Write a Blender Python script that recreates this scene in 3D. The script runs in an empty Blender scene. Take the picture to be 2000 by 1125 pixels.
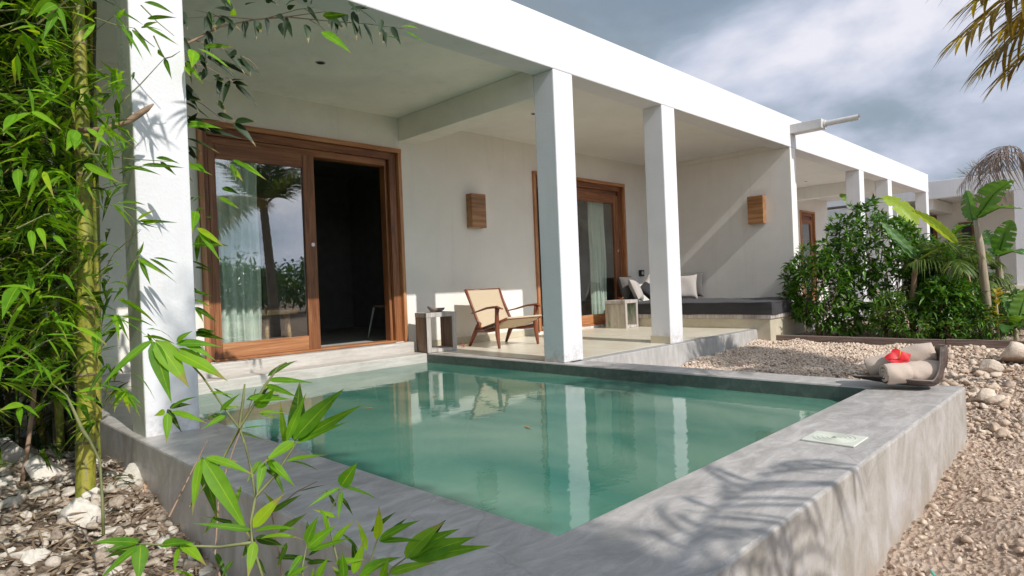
import bpy, math, random
import numpy as np
from mathutils import Vector, Matrix
random.seed(7)
RG = np.random.default_rng(11)
SC = bpy.context.scene
COL = SC.collection

# ------------------------------------------------------------------ camera
W2, H2, CX, CY = 2000, 1125, 1000.0, 562.5
_vx = np.array((2216.0, 510.0)); _vy = np.array((-230.0, 609.0))
FPX = math.sqrt(-((_vx[0]-CX)*(_vy[0]-CX)+(_vx[1]-CY)*(_vy[1]-CY)))
def _d(p):
    v = np.array([p[0]-CX, -(p[1]-CY), -FPX]); return v/np.linalg.norm(v)
_X = _d(_vx); _Y = _d(_vy); _Z = np.cross(_X, _Y)
RM = np.array([_X, _Y, _Z])
CAM = np.array([0, 0, 0.78])
cam_d = bpy.data.cameras.new("camera"); cam = bpy.data.objects.new("camera", cam_d); COL.objects.link(cam)
M4 = np.eye(4); M4[:3, :3] = RM; M4[:3, 3] = CAM
cam.matrix_world = Matrix(M4.tolist())
cam_d.sensor_width = 36; cam_d.lens = FPX/2000*36
cam_d.clip_start = 0.05; cam_d.clip_end = 2000
SC.camera = cam
def ray(x, y): return RM @ np.array([x-CX, -(y-CY), -FPX])
def at_y(x, y, Y): r = ray(x, y); return CAM+(Y-CAM[1])/r[1]*r
def at_x(x, y, X): r = ray(x, y); return CAM+(X-CAM[0])/r[0]*r
def at_z(x, y, Z): r = ray(x, y); return CAM+(Z-CAM[2])/r[2]*r
def at_r(x, y, d): r = ray(x, y); return CAM+d*r/np.linalg.norm(r)

# ------------------------------------------------------------------ light
SUN = Vector((-0.075, -1.0, 0.831)).normalized()
sun_d = bpy.data.lights.new("sun", 'SUN'); sun = bpy.data.objects.new("sun", sun_d); COL.objects.link(sun)
sun_d.energy = 2.35; sun_d.angle = math.radians(0.55); sun_d.color = (1.0, 0.965, 0.92)
sun.rotation_euler = SUN.to_track_quat('Z', 'Y').to_euler()
SC.view_settings.view_transform = 'Standard'; SC.view_settings.look = 'None'
SC.view_settings.exposure = 0.75; SC.view_settings.gamma = 1.0
w = bpy.data.worlds.new("World"); SC.world = w; w.use_nodes = True
nt = w.node_tree; nt.nodes.clear()
def N(nt, t, **k):
    n = nt.nodes.new(t)
    for a, v in k.items(): setattr(n, a, v)
    return n
def L(nt, a, b): nt.links.new(a, b)
wo = N(nt, 'ShaderNodeOutputWorld'); sky = N(nt, 'ShaderNodeTexSky', sky_type='NISHITA')
sky.sun_disc = False; sky.sun_elevation = math.asin(SUN.z); sky.sun_rotation = math.atan2(SUN.x, SUN.y)
sky.air_density = 1.0; sky.dust_density = 2.0
bg1 = N(nt, 'ShaderNodeBackground'); bg1.inputs[1].default_value = 0.085; L(nt, sky.outputs[0], bg1.inputs[0])
tc = N(nt, 'ShaderNodeTexCoord')
mp = N(nt, 'ShaderNodeMapping'); mp.inputs['Scale'].default_value = (1.0, 1.0, 1.7); mp.inputs['Location'].default_value = (6.4, 1.5, 0.2)
L(nt, tc.outputs['Generated'], mp.inputs[0])
n1 = N(nt, 'ShaderNodeTexNoise'); n1.inputs['Scale'].default_value = 2.7; n1.inputs['Detail'].default_value = 10; n1.inputs['Roughness'].default_value = 0.50; n1.inputs['Distortion'].default_value = 0.15
L(nt, mp.outputs[0], n1.inputs['Vector'])
n2 = N(nt, 'ShaderNodeTexNoise'); n2.inputs['Scale'].default_value = 1.5; n2.inputs['Detail'].default_value = 5
mp2 = N(nt, 'ShaderNodeMapping'); mp2.inputs['Location'].default_value = (4.3, 1.2, 7.7); mp2.inputs['Scale'].default_value = (1, 1, 2.0)
L(nt, tc.outputs['Generated'], mp2.inputs[0]); L(nt, mp2.outputs[0], n2.inputs['Vector'])
cr = N(nt, 'ShaderNodeValToRGB'); el = cr.color_ramp.elements
el[0].position = 0.40; el[0].color = (0.16, 0.195, 0.23, 1); el[1].position = 0.62; el[1].color = (0.50, 0.50, 0.55, 1)
e = el.new(0.475); e.color = (0.20, 0.245, 0.30, 1); e = el.new(0.55); e.color = (0.34, 0.37, 0.45, 1)
sz = N(nt, 'ShaderNodeSeparateXYZ'); L(nt, tc.outputs['Generated'], sz.inputs[0])
ez = N(nt, 'ShaderNodeMapRange'); ez.inputs[1].default_value = 0.05; ez.inputs[2].default_value = 0.50; ez.inputs[3].default_value = 0.045; ez.inputs[4].default_value = -0.085; L(nt, sz.outputs[2], ez.inputs[0])
ad = N(nt, 'ShaderNodeMath', operation='ADD'); L(nt, n1.outputs['Fac'], ad.inputs[0]); L(nt, ez.outputs[0], ad.inputs[1]); L(nt, ad.outputs[0], cr.inputs[0])
bg2 = N(nt, 'ShaderNodeBackground'); # cloud cover brightened on the sun's side, added to fill the shaded veranda
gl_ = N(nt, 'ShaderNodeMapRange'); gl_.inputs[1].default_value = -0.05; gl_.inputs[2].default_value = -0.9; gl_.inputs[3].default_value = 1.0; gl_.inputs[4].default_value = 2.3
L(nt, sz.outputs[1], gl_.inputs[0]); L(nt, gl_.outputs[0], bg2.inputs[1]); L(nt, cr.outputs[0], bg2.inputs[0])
mr = N(nt, 'ShaderNodeMapRange'); mr.inputs[1].default_value = 0.36; mr.inputs[2].default_value = 0.50; mr.inputs[3].default_value = 0.55; mr.inputs[4].default_value = 1.0
L(nt, n2.outputs['Fac'], mr.inputs[0])
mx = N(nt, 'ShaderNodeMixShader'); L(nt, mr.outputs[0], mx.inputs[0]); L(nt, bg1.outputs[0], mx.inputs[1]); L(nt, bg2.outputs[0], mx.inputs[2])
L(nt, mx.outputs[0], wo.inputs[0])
SC.cycles.max_bounces = 8; SC.cycles.diffuse_bounces = 4; SC.cycles.glossy_bounces = 4; SC.cycles.transparent_max_bounces = 12
SC.cycles.transmission_bounces = 6; SC.cycles.caustics_reflective = False; SC.cycles.caustics_refractive = False
SC.cycles.sample_clamp_indirect = 6.0
try: SC.cycles.use_denoising = True
except Exception: pass

# ------------------------------------------------------------------ materials
def newmat(name):
    m = bpy.data.materials.new(name); m.use_nodes = True; nt = m.node_tree; nt.nodes.clear()
    o = N(nt, 'ShaderNodeOutputMaterial'); b = N(nt, 'ShaderNodeBsdfPrincipled'); L(nt, b.outputs[0], o.inputs[0])
    return m, nt, b, o
def coords(nt, scale=(1, 1, 1), rot=(0, 0, 0), src='Object'):
    t = N(nt, 'ShaderNodeTexCoord'); m = N(nt, 'ShaderNodeMapping'); m.inputs['Scale'].default_value = scale; m.inputs['Rotation'].default_value = rot
    L(nt, t.outputs[src], m.inputs[0]); return m.outputs[0]
def noise(nt, vec, s, detail=4, rough=0.5, dist=0.0):
    n = N(nt, 'ShaderNodeTexNoise'); n.inputs['Scale'].default_value = s; n.inputs['Detail'].default_value = detail
    n.inputs['Roughness'].default_value = rough; n.inputs['Distortion'].default_value = dist
    L(nt, vec, n.inputs['Vector']); return n.outputs['Fac']
def ramp(nt, fac, stops):
    r = N(nt, 'ShaderNodeValToRGB'); els = r.color_ramp.elements
    els[0].position, els[0].color = stops[0][0], (*stops[0][1], 1); els[1].position, els[1].color = stops[-1][0], (*stops[-1][1], 1)
    for p, c in stops[1:-1]: e = els.new(p); e.color = (*c, 1)
    L(nt, fac, r.inputs[0]); return r.outputs[0]
def mixc(nt, fac, a, b, mode='MIX'):
    m = N(nt, 'ShaderNodeMix', data_type='RGBA', blend_type=mode)
    for i, v in ((0, fac), (6, a), (7, b)):
        if isinstance(v, (int, float)): m.inputs[i].default_value = v
        elif isinstance(v, tuple): m.inputs[i].default_value = (*v, 1)
        else: L(nt, v, m.inputs[i])
    return m.outputs[2]
def bump(nt, b, h, strength=0.3, dist=0.01):
    n = N(nt, 'ShaderNodeBump'); n.inputs['Strength'].default_value = strength; n.inputs['Distance'].default_value = dist
    L(nt, h, n.inputs['Height']); L(nt, n.outputs[0], b.inputs['Normal']); return n
def S3(c, k): return tuple(min(1, x*k) for x in c)
def simple(name, col, rough=0.6, metal=0, var=0.12, sc=6, bmp=0.0, spec=0.5):
    m, nt, b, o = newmat(name); v = coords(nt); f = noise(nt, v, sc, 5)
    L(nt, ramp(nt, f, [(0.3, S3(col, 1-var)), (0.7, S3(col, 1+var))]), b.inputs['Base Color'])
    b.inputs['Roughness'].default_value = rough; b.inputs['Metallic'].default_value = metal; b.inputs['Specular IOR Level'].default_value = spec
    if bmp: bump(nt, b, noise(nt, v, sc*8, 3), bmp, 0.004)
    return m
def plaster(name, col, blot=0.05, tint=(0.78, 0.77, 0.70)):
    m, nt, b, o = newmat(name); v = coords(nt)
    f = noise(nt, v, 1.3, 6, 0.6, 0.4); f2 = noise(nt, v, 14, 5, 0.7)
    c = ramp(nt, f, [(0.3, S3(col, 1-blot)), (0.7, S3(col, 1+blot))])
    c = mixc(nt, ramp(nt, f2, [(0.55, (0, 0, 0)), (0.8, (0.25, 0.25, 0.25))]), c, tint)
    L(nt, c, b.inputs['Base Color']); b.inputs['Roughness'].default_value = 0.78; b.inputs['Specular IOR Level'].default_value = 0.25
    sz = N(nt, 'ShaderNodeSeparateXYZ'); L(nt, v, sz.inputs[0]); dz = N(nt, 'ShaderNodeMapRange'); dz.inputs[1].default_value = .22; dz.inputs[2].default_value = -.02; L(nt, sz.outputs[2], dz.inputs[0])
    dm = N(nt, 'ShaderNodeMath', operation='MULTIPLY'); L(nt, dz.outputs[0], dm.inputs[0]); L(nt, ramp(nt, noise(nt, v, 11, 7, .75), [(0.42, (0, 0, 0)), (0.62, (.8, .8, .8))]), dm.inputs[1])
    c = mixc(nt, dm.outputs[0], c, (0.40, 0.34, 0.28))
    st = noise(nt, coords(nt, (5, 5, 0.35)), 1.3, 6, 0.65, 0.3); c = mixc(nt, ramp(nt, st, [(0.56, (0, 0, 0)), (0.74, (0.22, 0.22, 0.22))]), c, S3(tint, 0.72))
    L(nt, c, b.inputs['Base Color'])
    h = N(nt, 'ShaderNodeMath', operation='ADD'); L(nt, noise(nt, v, 5, 4), h.inputs[0]); L(nt, noise(nt, v, 60, 3), h.inputs[1])
    bump(nt, b, h.outputs[0], 0.22, 0.01)
    return m
def cement(name, c1, c2, c3, stain=(0.33, 0.25, 0.2), streak=(1, 1, 1), rough=(0.38, 0.7), sc=1.6, bm=0.35, stain_amt=0.3):
    m, nt, b, o = newmat(name); v = coords(nt); vs = coords(nt, streak, (0.3, 0.1, 0.35))
    f1 = noise(nt, v, sc, 8, 0.62, 0.9); f2 = noise(nt, vs, sc*3, 8, 0.72, 0.7); f3 = noise(nt, v, sc*0.7, 3)
    c = ramp(nt, f1, [(0.28, c1), (0.5, c2), (0.72, c3)])
    c = mixc(nt, 0.55, c, ramp(nt, f2, [(0.30, S3(c1, 0.85)), (0.5, c2), (0.66, S3(c3, 1.1))]))
    c = mixc(nt, ramp(nt, noise(nt, v, sc*5, 6, 0.7, 0.5), [(0.60, (0, 0, 0)), (0.78, (stain_amt,)*3)]), c, stain)
    c = mixc(nt, ramp(nt, noise(nt, v, 85, 3, 0.6), [(0.66, (0, 0, 0)), (0.74, (0.5, 0.5, 0.5))]), c, S3(c3, 1.35))
    L(nt, c, b.inputs['Base Color'])
    r = N(nt, 'ShaderNodeMapRange'); r.inputs[3].default_value = rough[0]; r.inputs[4].default_value = rough[1]; L(nt, f2, r.inputs[0]); L(nt, r.outputs[0], b.inputs['Roughness'])
    h = N(nt, 'ShaderNodeMath', operation='ADD'); L(nt, f2, h.inputs[0]); L(nt, noise(nt, v, 40, 4, 0.6), h.inputs[1])
    bump(nt, b, h.outputs[0], bm, 0.006)
    return m
def wood(name, dark, mid, light, axis=2, rough=0.45, sc=1.0, bm=0.25, off=(0, 0, 0)):
    m, nt, b, o = newmat(name); s = [22*sc]*3; s[axis] = 1.3*sc
    t = N(nt, 'ShaderNodeTexCoord'); mm = N(nt, 'ShaderNodeMapping'); mm.inputs['Scale'].default_value = s; mm.inputs['Location'].default_value = off
    L(nt, t.outputs['Object'], mm.inputs[0]); v = mm.outputs[0]
    f = noise(nt, v, 1.0, 8, 0.62, 1.2); fb = noise(nt, v, 0.22, 4, 0.5, 0.6)
    fine = noise(nt, v, 5.0, 3, 0.6)
    c = ramp(nt, f, [(0.34, dark), (0.5, mid), (0.64, light)])
    c = mixc(nt, 0.35, c, ramp(nt, fb, [(0.35, S3(dark, 1.1)), (0.65, S3(light, 1.05))]))
    c = mixc(nt, ramp(nt, fine, [(0.58, (0, 0, 0)), (0.75, (0.45, 0.45, 0.45))]), c, S3(dark, 0.6))
    L(nt, c, b.inputs['Base Color']); b.inputs['Roughness'].default_value = rough
    bump(nt, b, fine, bm, 0.003)
    return m
def leafmat(name, c1, c2, c3, trans=0.35, rough=0.42, tcol=None, spec=0.45):
    m, nt, b, o = newmat(name)
    g = N(nt, 'ShaderNodeNewGeometry')
    c = ramp(nt, g.outputs['Random Per Island'], [(0.0, c1), (0.5, c2), (0.93, c3), (1.0, (c3[0]*1.6, c3[1]*1.15, c3[2]))])
    v = coords(nt); c = mixc(nt, 0.25, c, ramp(nt, noise(nt, v, 30, 3), [(0.3, S3(c1, 0.8)), (0.7, S3(c3, 1.1))]))
    al = N(nt, 'ShaderNodeAttribute'); al.attribute_name = 'along'; rr = N(nt, 'ShaderNodeMath', operation='MULTIPLY_ADD'); L(nt, g.outputs['Random Per Island'], rr.inputs[0]); rr.inputs[1].default_value = .35; L(nt, al.outputs['Fac'], rr.inputs[2])
    c = mixc(nt, ramp(nt, rr.outputs[0], [(1.06, (0, 0, 0)), (1.0, (0, 0, 0))]) if False else ramp(nt, rr.outputs[0], [(0.93, (0, 0, 0)), (1.0, (.75, .75, .75))]), c, (0.36, 0.26, 0.10))
    at = N(nt, 'ShaderNodeAttribute'); at.attribute_name = 'across'
    ab = N(nt, 'ShaderNodeMath', operation='SUBTRACT'); L(nt, at.outputs['Fac'], ab.inputs[0]); ab.inputs[1].default_value = 0.5
    ab2 = N(nt, 'ShaderNodeMath', operation='ABSOLUTE'); L(nt, ab.outputs[0], ab2.inputs[0])
    c = mixc(nt, ramp(nt, ab2.outputs[0], [(0.0, (0.6, 0.6, 0.6)), (0.05, (0.0, 0.0, 0.0))]), c, (c3[0]*1.7, c3[1]*1.35, c3[2]*1.6))
    sn = N(nt, 'ShaderNodeMath', operation='SINE'); ml = N(nt, 'ShaderNodeMath', operation='MULTIPLY'); L(nt, at.outputs['Fac'], ml.inputs[0]); ml.inputs[1].default_value = 75; L(nt, ml.outputs[0], sn.inputs[0])
    c = mixc(nt, ramp(nt, sn.outputs[0], [(0.0, (0.0, 0.0, 0.0)), (1.0, (0.22, 0.22, 0.22))]), c, S3(c1, 0.8))
    bump(nt, b, sn.outputs[0], 0.15, 0.001)
    L(nt, c, b.inputs['Base Color']); b.inputs['Roughness'].default_value = rough+.08; b.inputs['Specular IOR Level'].default_value = spec
    tr = N(nt, 'ShaderNodeBsdfTranslucent'); L(nt, mixc(nt, 1.0, c, tcol or (1.9, 1.7, 0.6), 'MULTIPLY'), tr.inputs[0])
    ms = N(nt, 'ShaderNodeMixShader'); ms.inputs[0].default_value = trans
    L(nt, b.outputs[0], ms.inputs[1]); L(nt, tr.outputs[0], ms.inputs[2]); L(nt, ms.outputs[0], o.inputs[0])
    return m
M = {}
M['white'] = plaster('white_plaster', (0.735, 0.73, 0.74), tint=(.70, .69, .65))
M['wall'] = plaster('wall_plaster', (0.84, 0.805, 0.75))
M['pwall'] = plaster('pool_room_plaster', (0.86, 0.82, 0.75), 0.08, (0.70, 0.68, 0.60))
M['ceil'] = plaster('ceiling_plaster', (0.82, 0.80, 0.76), 0.04)
def green_bounce():  # green bounce light painted into the plaster colour of the -X face
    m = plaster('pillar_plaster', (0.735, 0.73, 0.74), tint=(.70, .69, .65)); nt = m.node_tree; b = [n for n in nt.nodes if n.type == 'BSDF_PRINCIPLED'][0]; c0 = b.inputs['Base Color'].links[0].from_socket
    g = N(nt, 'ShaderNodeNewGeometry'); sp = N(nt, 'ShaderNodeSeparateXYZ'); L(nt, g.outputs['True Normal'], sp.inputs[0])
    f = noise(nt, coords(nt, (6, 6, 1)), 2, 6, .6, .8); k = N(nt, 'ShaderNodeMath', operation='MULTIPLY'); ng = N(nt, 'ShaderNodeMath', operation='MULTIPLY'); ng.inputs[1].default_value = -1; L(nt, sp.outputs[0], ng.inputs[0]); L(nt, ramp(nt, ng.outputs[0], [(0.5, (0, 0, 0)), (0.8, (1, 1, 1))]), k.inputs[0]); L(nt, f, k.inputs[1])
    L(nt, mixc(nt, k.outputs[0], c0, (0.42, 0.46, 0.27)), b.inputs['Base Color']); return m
M['green_bounce'] = green_bounce()
M['side'] = plaster('green_side_plaster', (0.66, 0.67, 0.56), 0.10)  # plaster tinted for the green bounce on the pillar's side
M['cop'] = cement('coping_cement', (0.30, 0.285, 0.275), (0.40, 0.385, 0.375), (0.50, 0.48, 0.475), streak=(1, 2.6, 1), sc=1.5, rough=(0.3, 0.6))
M['copw'] = cement('pool_wall_cement', (0.33, 0.315, 0.285), (0.44, 0.42, 0.395), (0.55, 0.53, 0.515), streak=(2.6, 2.6, 0.7), sc=1.5, bm=0.45)
def cement2():
    m = cement('rim_cement', (0.27, 0.25, 0.235), (0.43, 0.40, 0.375), (0.62, 0.58, 0.55), streak=(1, 2.6, 1), sc=1.4, rough=(0.28, 0.6), stain=(0.38, 0.27, 0.20))
    nt = m.node_tree; b = [n for n in nt.nodes if n.type == 'BSDF_PRINCIPLED'][0]; top = b.inputs['Base Color'].links[0].from_socket
    vs = coords(nt, (1.5, 1.5, 0.9), (0, .5, 0)); f = noise(nt, vs, 2.0, 9, 0.66, 2.2); f2 = noise(nt, coords(nt, (1, 1, 1)), 3.2, 6, .6, 1.2)
    side = ramp(nt, f, [(0.30, (0.30, 0.275, 0.235)), (0.5, (0.42, 0.39, 0.35)), (0.68, (0.54, 0.51, 0.49))])
    side = mixc(nt, ramp(nt, f2, [(0.52, (0, 0, 0)), (0.70, (.6, .6, .6))]), side, (0.56, 0.53, 0.53))
    g = N(nt, 'ShaderNodeNewGeometry'); sp = N(nt, 'ShaderNodeSeparateXYZ'); L(nt, g.outputs['True Normal'], sp.inputs[0])
    sz = N(nt, 'ShaderNodeSeparateXYZ'); L(nt, coords(nt), sz.inputs[0]); dz = N(nt, 'ShaderNodeMapRange'); dz.inputs[1].default_value = -.25; dz.inputs[2].default_value = -.60; L(nt, sz.outputs[2], dz.inputs[0])
    dm = N(nt, 'ShaderNodeMath', operation='MULTIPLY'); L(nt, dz.outputs[0], dm.inputs[0]); L(nt, ramp(nt, noise(nt, coords(nt), 7, 7, .7), [(0.40, (0, 0, 0)), (0.60, (.9, .9, .9))]), dm.inputs[1])
    side = mixc(nt, dm.outputs[0], side, (0.36, 0.27, 0.20))
    pit = ramp(nt, noise(nt, coords(nt), 48, 5, .75), [(0.30, (.7, .7, .7)), (0.37, (0, 0, 0))]); side = mixc(nt, pit, side, (0.17, 0.15, 0.13)); top = mixc(nt, pit, top, (0.17, 0.15, 0.14))
    crk = N(nt, 'ShaderNodeTexVoronoi', feature='DISTANCE_TO_EDGE'); crk.inputs['Scale'].default_value = 1.1; dv = N(nt, 'ShaderNodeMix', data_type='VECTOR'); dv.inputs[0].default_value = .12
    nz = N(nt, 'ShaderNodeTexNoise'); nz.inputs['Scale'].default_value = 5; nz.inputs['Detail'].default_value = 6; cv = coords(nt); L(nt, cv, nz.inputs['Vector']); L(nt, cv, dv.inputs[4]); L(nt, nz.outputs['Color'], dv.inputs[5]); L(nt, dv.outputs[1], crk.inputs['Vector'])
    ck = ramp(nt, crk.outputs['Distance'], [(0.0, (.28, .28, .28)), (0.005, (0, 0, 0))]); side = mixc(nt, ck, side, (0.16, 0.14, 0.12)); top = mixc(nt, ck, top, (0.16, 0.14, 0.13))
    L(nt, mixc(nt, ramp(nt, sp.outputs[2], [(0.4, (0, 0, 0)), (0.75, (1, 1, 1))]), side, top), b.inputs['Base Color']); return m
M['cop2'] = cement2()
M['step'] = cement('step_cement', (0.42, 0.38, 0.33), (0.55, 0.51, 0.46), (0.66, 0.62, 0.57), streak=(0.5, 2, 5), sc=2.2)
M['floor'] = cement('terrace_floor', (0.68, 0.61, 0.48), (0.73, 0.665, 0.53), (0.77, 0.71, 0.58), stain=(0.5, 0.43, 0.33), sc=0.8, bm=0.06, stain_amt=0.12, rough=(0.25, 0.4))
M['skirt'] = cement('skirting_cement', (0.50, 0.45, 0.33), (0.56, 0.50, 0.38), (0.60, 0.55, 0.42), sc=1.2, bm=0.06, stain_amt=0.1)
M['basin'] = cement('basin_plaster', (0.12, 0.38, 0.31), (0.22, 0.54, 0.44), (0.34, 0.66, 0.54), stain=(0.05, 0.16, 0.12), sc=1.1)
M['basin_dark'] = cement('shaded_basin_plaster', (0.06, 0.085, 0.07), (0.10, 0.13, 0.11), (0.17, 0.19, 0.165), stain=(0.04, 0.07, 0.05), sc=4)  # dark plaster with the far inner wall's shade put into its colour
TD, TM, TL_ = (0.075, 0.020, 0.007), (0.24, 0.080, 0.028), (0.40, 0.17, 0.065)
for i, a in enumerate('xyz'): M['teak_'+a] = wood('teak_'+a, TD, TM, TL_, i)
for i, a in enumerate('xyz'): M['teakl_'+a] = wood('pale_teak_'+a, (0.24, 0.08, 0.025), (0.46, 0.19, 0.075), (0.60, 0.31, 0.15), i)
M['lampw'] = wood('lamp_wood', (0.16, 0.065, 0.02), (0.34, 0.16, 0.06), (0.50, 0.26, 0.11), 0, sc=0.8)
M['chairw'] = wood('chair_wood', (0.10, 0.025, 0.012), (0.21, 0.06, 0.028), (0.30, 0.10, 0.05), 2, rough=0.35)
M['crate'] = wood('weathered_wood', (0.10, 0.055, 0.035), (0.24, 0.15, 0.105), (0.40, 0.28, 0.21), 2, rough=0.8, bm=0.6)
M['crate_edge'] = wood('whitewashed_wood', (0.24, 0.19, 0.16), (0.46, 0.41, 0.37), (0.64, 0.60, 0.56), 2, rough=0.85, bm=0.5)
def greenish_wood():
    m, nt, b, o = newmat('peeling_green_wood'); v = coords(nt, (9, 9, 1.6)); f = noise(nt, v, 1.2, 7, 0.65, 0.8)
    c = ramp(nt, f, [(0.3, (0.24, 0.17, 0.12)), (0.48, (0.42, 0.37, 0.29)), (0.62, (0.52, 0.47, 0.38))])
    c = mixc(nt, ramp(nt, noise(nt, coords(nt, (7, 7, 1.6)), 0.9, 5, 0.6), [(0.54, (0, 0, 0)), (0.62, (0.8, 0.8, 0.8))]), c, (0.10, 0.22, 0.12))
    L(nt, c, b.inputs['Base Color']); b.inputs['Roughness'].default_value = 0.8; bump(nt, b, f, 0.4, 0.004); return m
M['crate_green'] = greenish_wood()
def cord():
    m, nt, b, o = newmat('woven_paper_cord'); v = coords(nt)
    wv = N(nt, 'ShaderNodeTexWave', wave_type='BANDS', bands_direction='X'); wv.inputs['Scale'].default_value = 42; wv.inputs['Distortion'].default_value = 1.2; wv.inputs['Detail'].default_value = 2; L(nt, v, wv.inputs['Vector'])
    wz = N(nt, 'ShaderNodeTexWave', wave_type='BANDS', bands_direction='Z'); wz.inputs['Scale'].default_value = 30; wz.inputs['Distortion'].default_value = 1.0; L(nt, v, wz.inputs['Vector'])
    h = N(nt, 'ShaderNodeMath', operation='MULTIPLY'); L(nt, wv.outputs['Fac'], h.inputs[0]); L(nt, wz.outputs['Fac'], h.inputs[1])
    c = ramp(nt, h.outputs[0], [(0.0, (0.50, 0.38, 0.24)), (0.5, (0.70, 0.58, 0.42)), (1.0, (0.80, 0.70, 0.54))])
    L(nt, c, b.inputs['Base Color']); b.inputs['Roughness'].default_value = 0.8; bump(nt, b, h.outputs[0], 0.6, 0.004); return m
M['cord'] = cord()
def fabric(name, col, sc=220, rough=0.9, var=0.1):
    m, nt, b, o = newmat(name); v = coords(nt); f = noise(nt, v, sc, 2, 0.6); g = noise(nt, v, 7, 4, 0.6)
    c = mixc(nt, 0.5, ramp(nt, f, [(0.3, S3(col, 1-var*2)), (0.7, S3(col, 1+var*2))]), ramp(nt, g, [(0.3, S3(col, 1-var)), (0.7, S3(col, 1+var))]))
    L(nt, c, b.inputs['Base Color']); b.inputs['Roughness'].default_value = rough; b.inputs['Specular IOR Level'].default_value = 0.15
    b.inputs['Sheen Weight'].default_value = 0.15; bump(nt, b, f, 0.5, 0.002); return m
M['mattress'] = fabric('charcoal_fabric', (0.045, 0.043, 0.045))
M['cush_dark'] = fabric('grey_cushion', (0.13, 0.12, 0.115)); M['cush_pale'] = fabric('pale_cushion', (0.47, 0.43, 0.40))
M['towel'] = fabric('beige_terry', (0.60, 0.485, 0.40), 160, 0.95, 0.08); M['curtain'] = fabric('linen_curtain', (0.78, 0.84, 0.74), 90)
M['towel_dark'] = fabric('towel_shade', (0.20, 0.15, 0.115), 160)
M['tray'] = wood('palm_sheath', (0.03, 0.018, 0.014), (0.075, 0.045, 0.035), (0.17, 0.12, 0.10), 0, rough=0.6, sc=1.4)
M['tray_out'] = wood('palm_sheath_out', (0.15, 0.11, 0.09), (0.27, 0.22, 0.19), (0.42, 0.36, 0.32), 0, rough=0.7, sc=1.4)
M['red'] = simple('hibiscus_red', (0.62, 0.012, 0.02), 0.5, var=0.25, sc=30); M['yellow'] = simple('stamen_yellow', (0.8, 0.5, 0.05), 0.6)
M['steel'] = simple('brushed_steel', (0.6, 0.6, 0.58), 0.3, 1.0); M['black'] = simple('black_plastic', (0.012, 0.012, 0.013), 0.5)
M['plastic'] = simple('ivory_plastic', (0.66, 0.67, 0.58), 0.45, var=0.05)
M['pvc'] = simple('painted_pvc', (0.62, 0.60, 0.58), 0.5, var=0.08, sc=9); M['stub'] = wood('cut_cane', (0.30, 0.17, 0.08), (0.48, 0.30, 0.15), (0.62, 0.43, 0.25), 2)
M['teal'] = simple('teal_scrap', (0.10, 0.42, 0.33), 0.4)
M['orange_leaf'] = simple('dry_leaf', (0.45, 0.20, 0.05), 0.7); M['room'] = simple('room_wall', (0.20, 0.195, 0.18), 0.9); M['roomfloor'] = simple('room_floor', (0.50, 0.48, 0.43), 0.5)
M['stool'] = wood('stool_wood', (0.35, 0.17, 0.07), (0.58, 0.34, 0.16), (0.70, 0.46, 0.25), 0)
M['bark'] = wood('palm_bark', (0.12, 0.09, 0.07), (0.22, 0.18, 0.14), (0.34, 0.29, 0.24), 2, rough=0.9, bm=0.8)
M['stem'] = wood('plant_stem', (0.12, 0.07, 0.04), (0.22, 0.14, 0.08), (0.34, 0.25, 0.14), 2, rough=0.8)
M['bstem'] = wood('banana_stem', (0.18, 0.12, 0.08), (0.36, 0.30, 0.20), (0.55, 0.50, 0.38), 2, rough=0.7, sc=0.7)
M['twig'] = simple('bamboo_twig', (0.16, 0.17, 0.06), 0.6, var=0.4, sc=20); M['twig_dry'] = simple('dry_twig', (0.30, 0.20, 0.13), 0.8, var=0.3, sc=20)
M['kerb'] = wood('old_timber', (0.10, 0.065, 0.05), (0.20, 0.14, 0.115), (0.33, 0.26, 0.22), 1, rough=0.85, bm=0.6)
def culm():
    m, nt, b, o = newmat('bamboo_culm'); v = coords(nt, (9, 9, 1.2)); f = noise(nt, v, 1.6, 5, 0.6, 0.5)
    c = ramp(nt, f, [(0.25, (0.06, 0.10, 0.015)), (0.45, (0.20, 0.22, 0.025)), (0.6, (0.36, 0.32, 0.045)), (0.75, (0.30, 0.27, 0.14))])
    c = mixc(nt, ramp(nt, noise(nt, coords(nt, (1, 1, .7)), 22, 6, .7, .8), [(0.52, (0, 0, 0)), (0.66, (.8, .8, .8))]), c, (0.07, 0.06, 0.03))
    L(nt, c, b.inputs['Base Color']); b.inputs['Roughness'].default_value = 0.5; b.inputs['Specular IOR Level'].default_value = .3; return m
M['culm'] = culm()
M['node'] = simple('culm_node', (0.20, 0.15, 0.07), 0.7, var=0.5, sc=40)
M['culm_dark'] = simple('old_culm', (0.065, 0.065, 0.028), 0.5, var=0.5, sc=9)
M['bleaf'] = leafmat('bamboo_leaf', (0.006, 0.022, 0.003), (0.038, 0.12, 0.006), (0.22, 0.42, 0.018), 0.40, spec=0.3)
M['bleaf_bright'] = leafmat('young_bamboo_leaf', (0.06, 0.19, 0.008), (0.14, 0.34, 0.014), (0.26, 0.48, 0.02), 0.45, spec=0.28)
M['bleaf_dark'] = leafmat('shaded_bamboo_leaf', (0.007, 0.018, 0.004), (0.013, 0.034, 0.006), (0.028, 0.062, 0.010), 0.15)  # darker copy: shade on back leaves and arching branch put into colour
M['shrub'] = leafmat('shrub_leaf', (0.014, 0.050, 0.006), (0.045, 0.135, 0.012), (0.14, 0.32, 0.025), 0.22, 0.3, spec=0.6)
M['shrub2'] = leafmat('light_shrub_leaf', (0.05, 0.13, 0.02), (0.09, 0.20, 0.03), (0.17, 0.30, 0.05), 0.3, 0.35)
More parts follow.
